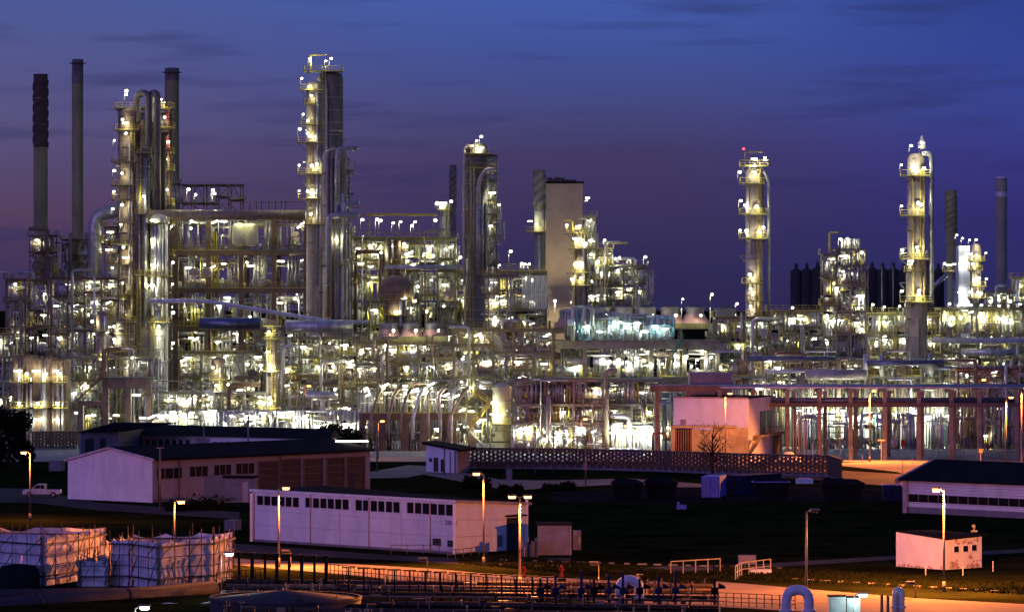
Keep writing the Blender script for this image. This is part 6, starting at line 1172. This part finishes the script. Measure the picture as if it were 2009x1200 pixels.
container('pale kiosk at the corner behind the tents', 440, 462, 1042, 1020, 2, 'grey_wall', 'kiosk', doors=False, tail=Vector((.5,2,0)))

# ------------------------------------------------------------------ signs, stakes, hydrants, railings
def stake(label, px, pb, pt_, mt='white_paint', head=None, name='marker_post', cat='post', group=None, w=.08):
    p = G(px,pb); h = Z(pt_,pb); rt = thing(name, label, cat, p, group); mb = MB(); mb.bar(p, p+Vector((0,0,h)), w); part('pole', mb, mt, rt)
    if head: mb = MB(); mb.cbox(p+Vector((0,-.08,h-head[1]/2)),(head[0],.05,head[1])); part('sign_plate', mb, head[2], rt)
stake('white marker stake left standing before the white hut wall', 1816, 1127, 1108); stake('white marker stake under the hut windows', 1889, 1128, 1110); stake('white marker stake off the far side of the white hut', 1948, 1120, 1100)
stake('signpost with a red and white board at the barn corner', 1771, 930, 862, 'lamp_pole', (.6,1.0,'red_paint'), 'signpost', 'sign'); stake('round warning sign on a pole by the control building stair', 1488, 905, 866, 'white_paint', (.5,.5,'red_paint'), 'signpost', 'sign')
stake('thin white pole before the covered car', 1594, 908, 868, 'white_paint'); stake('pale T-shaped post among the bridge piers', 1729, 904, 862, 'cream_trim', (1.2,.2,'cream_trim'), 'signpost', 'sign')
stake('small diamond sign on the road beyond the barn', 1924, 918, 880, 'white_paint', (.55,.6,'yellow_paint'), 'signpost', 'sign'); stake('short pale peg in the orange-lit road', 1692, 907, 892); stake('second short pale peg further along the orange-lit road', 1790, 912, 898)
stake('orange box sign on the lawn post', 1148, 928, 908, 'lamp_pole', (.5,1.0,'fan_orange'), 'signpost', 'sign'); stake('grey concrete stub beside the path', 999, 942, 920, 'grey_wall', (.9,1.6,'grey_wall'), 'stub', 'post', w=.6)
for px, pb, lab in ((1028,1132,'red hydrant next to the double street lamp'),(1102,1130,'red hydrant on the verge by itself'),(1938,884,'red hydrant beyond the bridge piers'),(1308,911,'orange-lit hydrant before the control building'),(2004,880,'red hydrant at the picture edge by the last pier')):
    p = G(px,pb); mb = MB(); mb.lathe([(.18,0),(.18,.1),(.12,.14),(.12,.75),(.17,.8),(.15,.95),(.05,1.08),(0,1.1)], p, 10); mb.tube([p+Vector((-.28,0,.65)), p+Vector((.28,0,.65))], .07, 8); single('hydrant', mb, 'red_paint', lab, 'hydrant', p, 'hydrants')
fence_run('guard_rail', 'pale wooden guard rail on the slope over the orange road', [G(1316,1127),G(1413,1121)], 1.25, 'cream_trim', 1.55, None, .09, False)
fence_run('guard_rail', 'bent pale guard rail round the purple manhole', [G(1443,1136),G(1455,1129),G(1512,1122)], 1.25, 'cream_trim', 1.4, None, .08, True)
mb = MB(); p = G(1493,1124); mb.box(p.x-1,p.x+1,p.y,p.y+1.5,0,.35); single('manhole_slab', mb, 'tarp', 'pale violet slab behind the bent guard rail', 'slab', p)
mb = MB(); p = G(1465,1106); mb.box(p.x-.8,p.x+.9,p.y,p.y+1,0,.85); single('cable_box', mb, 'grey_wall', 'dim violet box over the bent guard rail', 'cabinet', p)
# white dashes of kerb stones along the field
rt = thing('kerb', 'dashed pale kerb stones along the dark field', 'kerb', G(1000,1100)); RR = random.Random(1)
for i in range(34): px = 960+i*30; py = (1098+i*.9 if px < 1300 else 1108+(px-1300)*.03) if px < 1560 else 1136+(px-1560)*.06; p = G(px,py); mb = MB(); mb.cbox((p.x,p.y,.06),(RR.uniform(.5,1.0),.18,.14), -.15); part('kerb_stone', mb, 'concrete', rt)

# ------------------------------------------------------------------ pipe yard along the bottom
def post_fence(label, a, b, n, h, mt='skip_dark'):
    rt = thing('yard_fence', label, 'fence', a)
    for i in range(n+1): q = a.lerp(b, i/n); mb = MB(); mb.bar(q, q+Vector((0,0,h)), .07); part('post', mb, mt, rt)
    for z in (h, h*.66, h*.33): mb = MB(); mb.bar(a+Vector((0,0,z)), b+Vector((0,0,z)), .05); part('rail', mb, mt, rt)
post_fence('post and rail fence along the orange road, run before the warehouse', G(640,1138), G(1010,1170), 44, 1.5)
post_fence('post and rail fence continuing past the double street lamp', G(1012,1170), G(1240,1180), 26, 1.5)
post_fence('post and rail fence at the open end of the orange road', G(1380,1186), G(1560,1194), 12, 1.1)
post_fence('short fence beside the cyan-lit scaffold tent corner', G(425,1155), G(520,1148), 10, 1.5)
rt = thing('pipe_channel', 'long channel of parallel pipes and flanges along the bottom edge', 'pipe channel', G(900,1200)); RR = random.Random(77)
for i in range(15):
    f_ = i/14; y = Y(1152)-i*4.0; a = X(430+40*f_,1165+55*f_); b = X(1400,1165+55*f_); r = RR.choice((.12,.16,.22,.3)); z = RR.uniform(.4,.9)
    mb = MB(); mb.tube([(a,y,z),(a+(b-a)*.5,y-2.5,z),(b,y-6,z)], r, 8); part('pipe', mb, ('yard_pipe','steel_rust','yard_pipe','skip_dark')[i%4], rt)
mb = MB()
for i in range(420):
    f_ = RR.random(); y = Y(1152)-f_*54-RR.random()*4; x = X(RR.uniform(440,1400),1152+60*f_); mb.m = RR.choice((0,1,2)); t = RR.random()
    if t < .4: mb.bar((x,y,0),(x,y,RR.uniform(.5,1.5)), RR.uniform(.06,.16))
    elif t < .7: mb.tube([(x,y,.9),(x+.12,y,.9)], RR.uniform(.25,.42), 8)
    elif t < .85: mb.lathe([(.28,0),(.3,.03),(.28,.06)], (x,y,RR.uniform(1,1.5)), 8); mb.bar((x,y,.4),(x,y,1.4), .07)
    else: mb.cbox((x,y,.7),(RR.uniform(.3,1.2),.3,.3))
part('valves', mb, ['skip_dark','yard_pipe','pipe_brown'], rt, stuff=True)
for i, px in enumerate((469,495,520,543,567,592,617,640)):
    p = G(px,1150+i*1.2); mb = MB(); mb.bar(p, p+Vector((0,0,3.0)), .3 if i%2 else .22); mb.cbox(p+Vector((0,0,3.0)),(.45,.4,.2)); part('post', mb, 'skip_dark', rt)
for i in range(14): p = G(684+i*30,1168+i*1.6); mb = MB(); mb.bar(p, p+Vector((0,0,2.4)), .14); mb.cbox(p+Vector((0,0,2.45)),(1.1,.8,.08)); part('hooded_post', mb, 'skip_dark', rt)
for i, px in enumerate((1060,1090,1140,1165,1194,1222,1255,1292,1325,1402)):
    p = G(px,1196); mb = MB(); mb.bar(p, p+Vector((0,0,2.6+.3*(i%3))), .2); mb.tube([p+Vector((-.3,0,1.6)), p+Vector((.3,0,1.6))], .28, 10); mb.tube([p+Vector((.3,0,2.0)), p+Vector((.9,0,1.85))], [.25,.1], 8); part('valve', mb, 'skip_blue' if i%3 else 'skip_dark', rt)
def upipe(label, pa, pb_, pt_, base, r, mt):
    gy = base; z = Z(pt_,gy)-r; mb = MB(); a = Vector((X(pa,gy)+r,Y(gy),0)); b = Vector((X(pb_,gy)-r,Y(gy),0)); rt = thing('bent_pipe', label, 'pipe', a, 'bent expansion pipes')
    mb.tube([a,(a.x,a.y,z),(b.x,b.y,z),b], r, 14, bend=1.6); part('pipe_run', mb, mt, rt)
    for q in (a, b): m = MB(); m.tube([q+Vector((0,0,.5)), q+Vector((0,0,.75))], r*1.35, 14); part('flange', m, mt, rt)
upipe('pink-white arched pipe loop over the orange road edge', 1207, 1264, 1127, 1188, .42, 'tarp')
upipe('violet arched pipe loop next to the unlit street lamp', 1532, 1597, 1146, 1212, .42, 'tarp')
upipe('small grey arched pipe loop beside the grass', 1750, 1775, 1150, 1204, .3, 'pipe_white')
gy = 1236; 
for a, b, t, lab in ((1628,1662,1172,'blue cabinet to one side of the cyan-white yard lamp'),(1664,1690,1174,'second blue cabinet right under the cyan-white yard lamp')):
    rt = thing('cabinet', lab, 'cabinet', G(a,gy)); mb = MB(); mb.box(X(a,gy),X(b,gy),Y(gy)+1,Y(gy)+2.2,0,Z(t,gy)); part('body', mb, 'pipe_grey', rt); mb = MB(); mb.box(X(a-1,gy),X(b+1,gy),Y(gy)+.9,Y(gy)+2.3,Z(t,gy)+.003,Z(t,gy)+.1); part('lid', mb, 'roof_dark', rt); mb = MB(); mb.box(X(a+3,gy),X(b-3,gy),Y(gy)+.95,Y(gy)+.997,.3,Z(t,gy)-.2); part('door', mb, 'pipe_grey', rt)
for px, t, base, lab in ((1730,1165,1215,'stubby dark bollard pair beside the small grey pipe loop, taller'),(1742,1168,1215,'stubby dark bollard pair beside the small grey pipe loop, shorter')): p = G(px,base); mb = MB(); mb.tube([p,p+Vector((0,0,Z(t,base)))],.12,8); single('bollard', mb, 'steel_rust', lab, 'bollard', p)
# near pipes and tank at the bottom corner
p0, p1 = Vector((X(-120,1290),Y(1290),Z(1186,1290)-0)), Vector((X(440,1215),Y(1215),1.0))
bigpipe('large_pipe', 'very large violet pipe lying across the bottom corner before the tents', [Vector((-62,250,2.6)), Vector((-6,330,1.7))], 1.25, 'pipe_grey', None, 9, n=20) if 0 else None
def absp(px, py, d): return Vector(((px-CX)*d/F, d, H-(py-HZ)*d/F))
bigpipe('large_pipe', 'very large violet pipe lying across the bottom corner before the tents', [absp(-60,1196,322), absp(420,1158,338)], .85, 'big_violet', None, 9, n=24)
bigpipe('large_pipe', 'slimmer violet pipe beyond the very large one, touching the tents', [absp(-60,1168,330), absp(330,1160,342)], .5, 'big_violet', None, 9, n=20)
mb = MB(); c = absp(560,1250,318); c.z = 0; rt = thing('tank', 'flat violet tank roof cut by the bottom edge', 'tank', c); mb.lathe([(6.2,0),(6.2,1.0),(0,1.75)], c, 40); part('tank_roof', mb, 'big_violet', rt)
mb = MB(); mb.lathe([(6.3,1.0),(6.3,1.2),(6.05,1.2)], c, 40); part('rim', mb, 'big_violet', rt)
mb = MB(); p = absp(36,1155,345); mb.lathe([(1.9,0),(1.9,1.3),(1.5,1.9),(0,2.1)], (p.x,p.y,0), 24, axis='z'); single('dark_drum', mb, 'roof_dark', 'dark rounded drum before the near-edge tent', 'drum', (p.x,p.y,0))
bigpipe('hose', 'thin pale hose sagging between the big pipe and the tank', [absp(250,1195,325), absp(330,1183,326), absp(380,1188,326), absp(425,1178,326)], .09, 'pipe_white', None, 99, n=6, cat='hose')
print('LAMPS', nlamps, 'OBJ', len(bpy.data.objects), 'TRIS', sum(len(o.data.polygons)*2 for o in bpy.data.objects if o.type == 'MESH'))
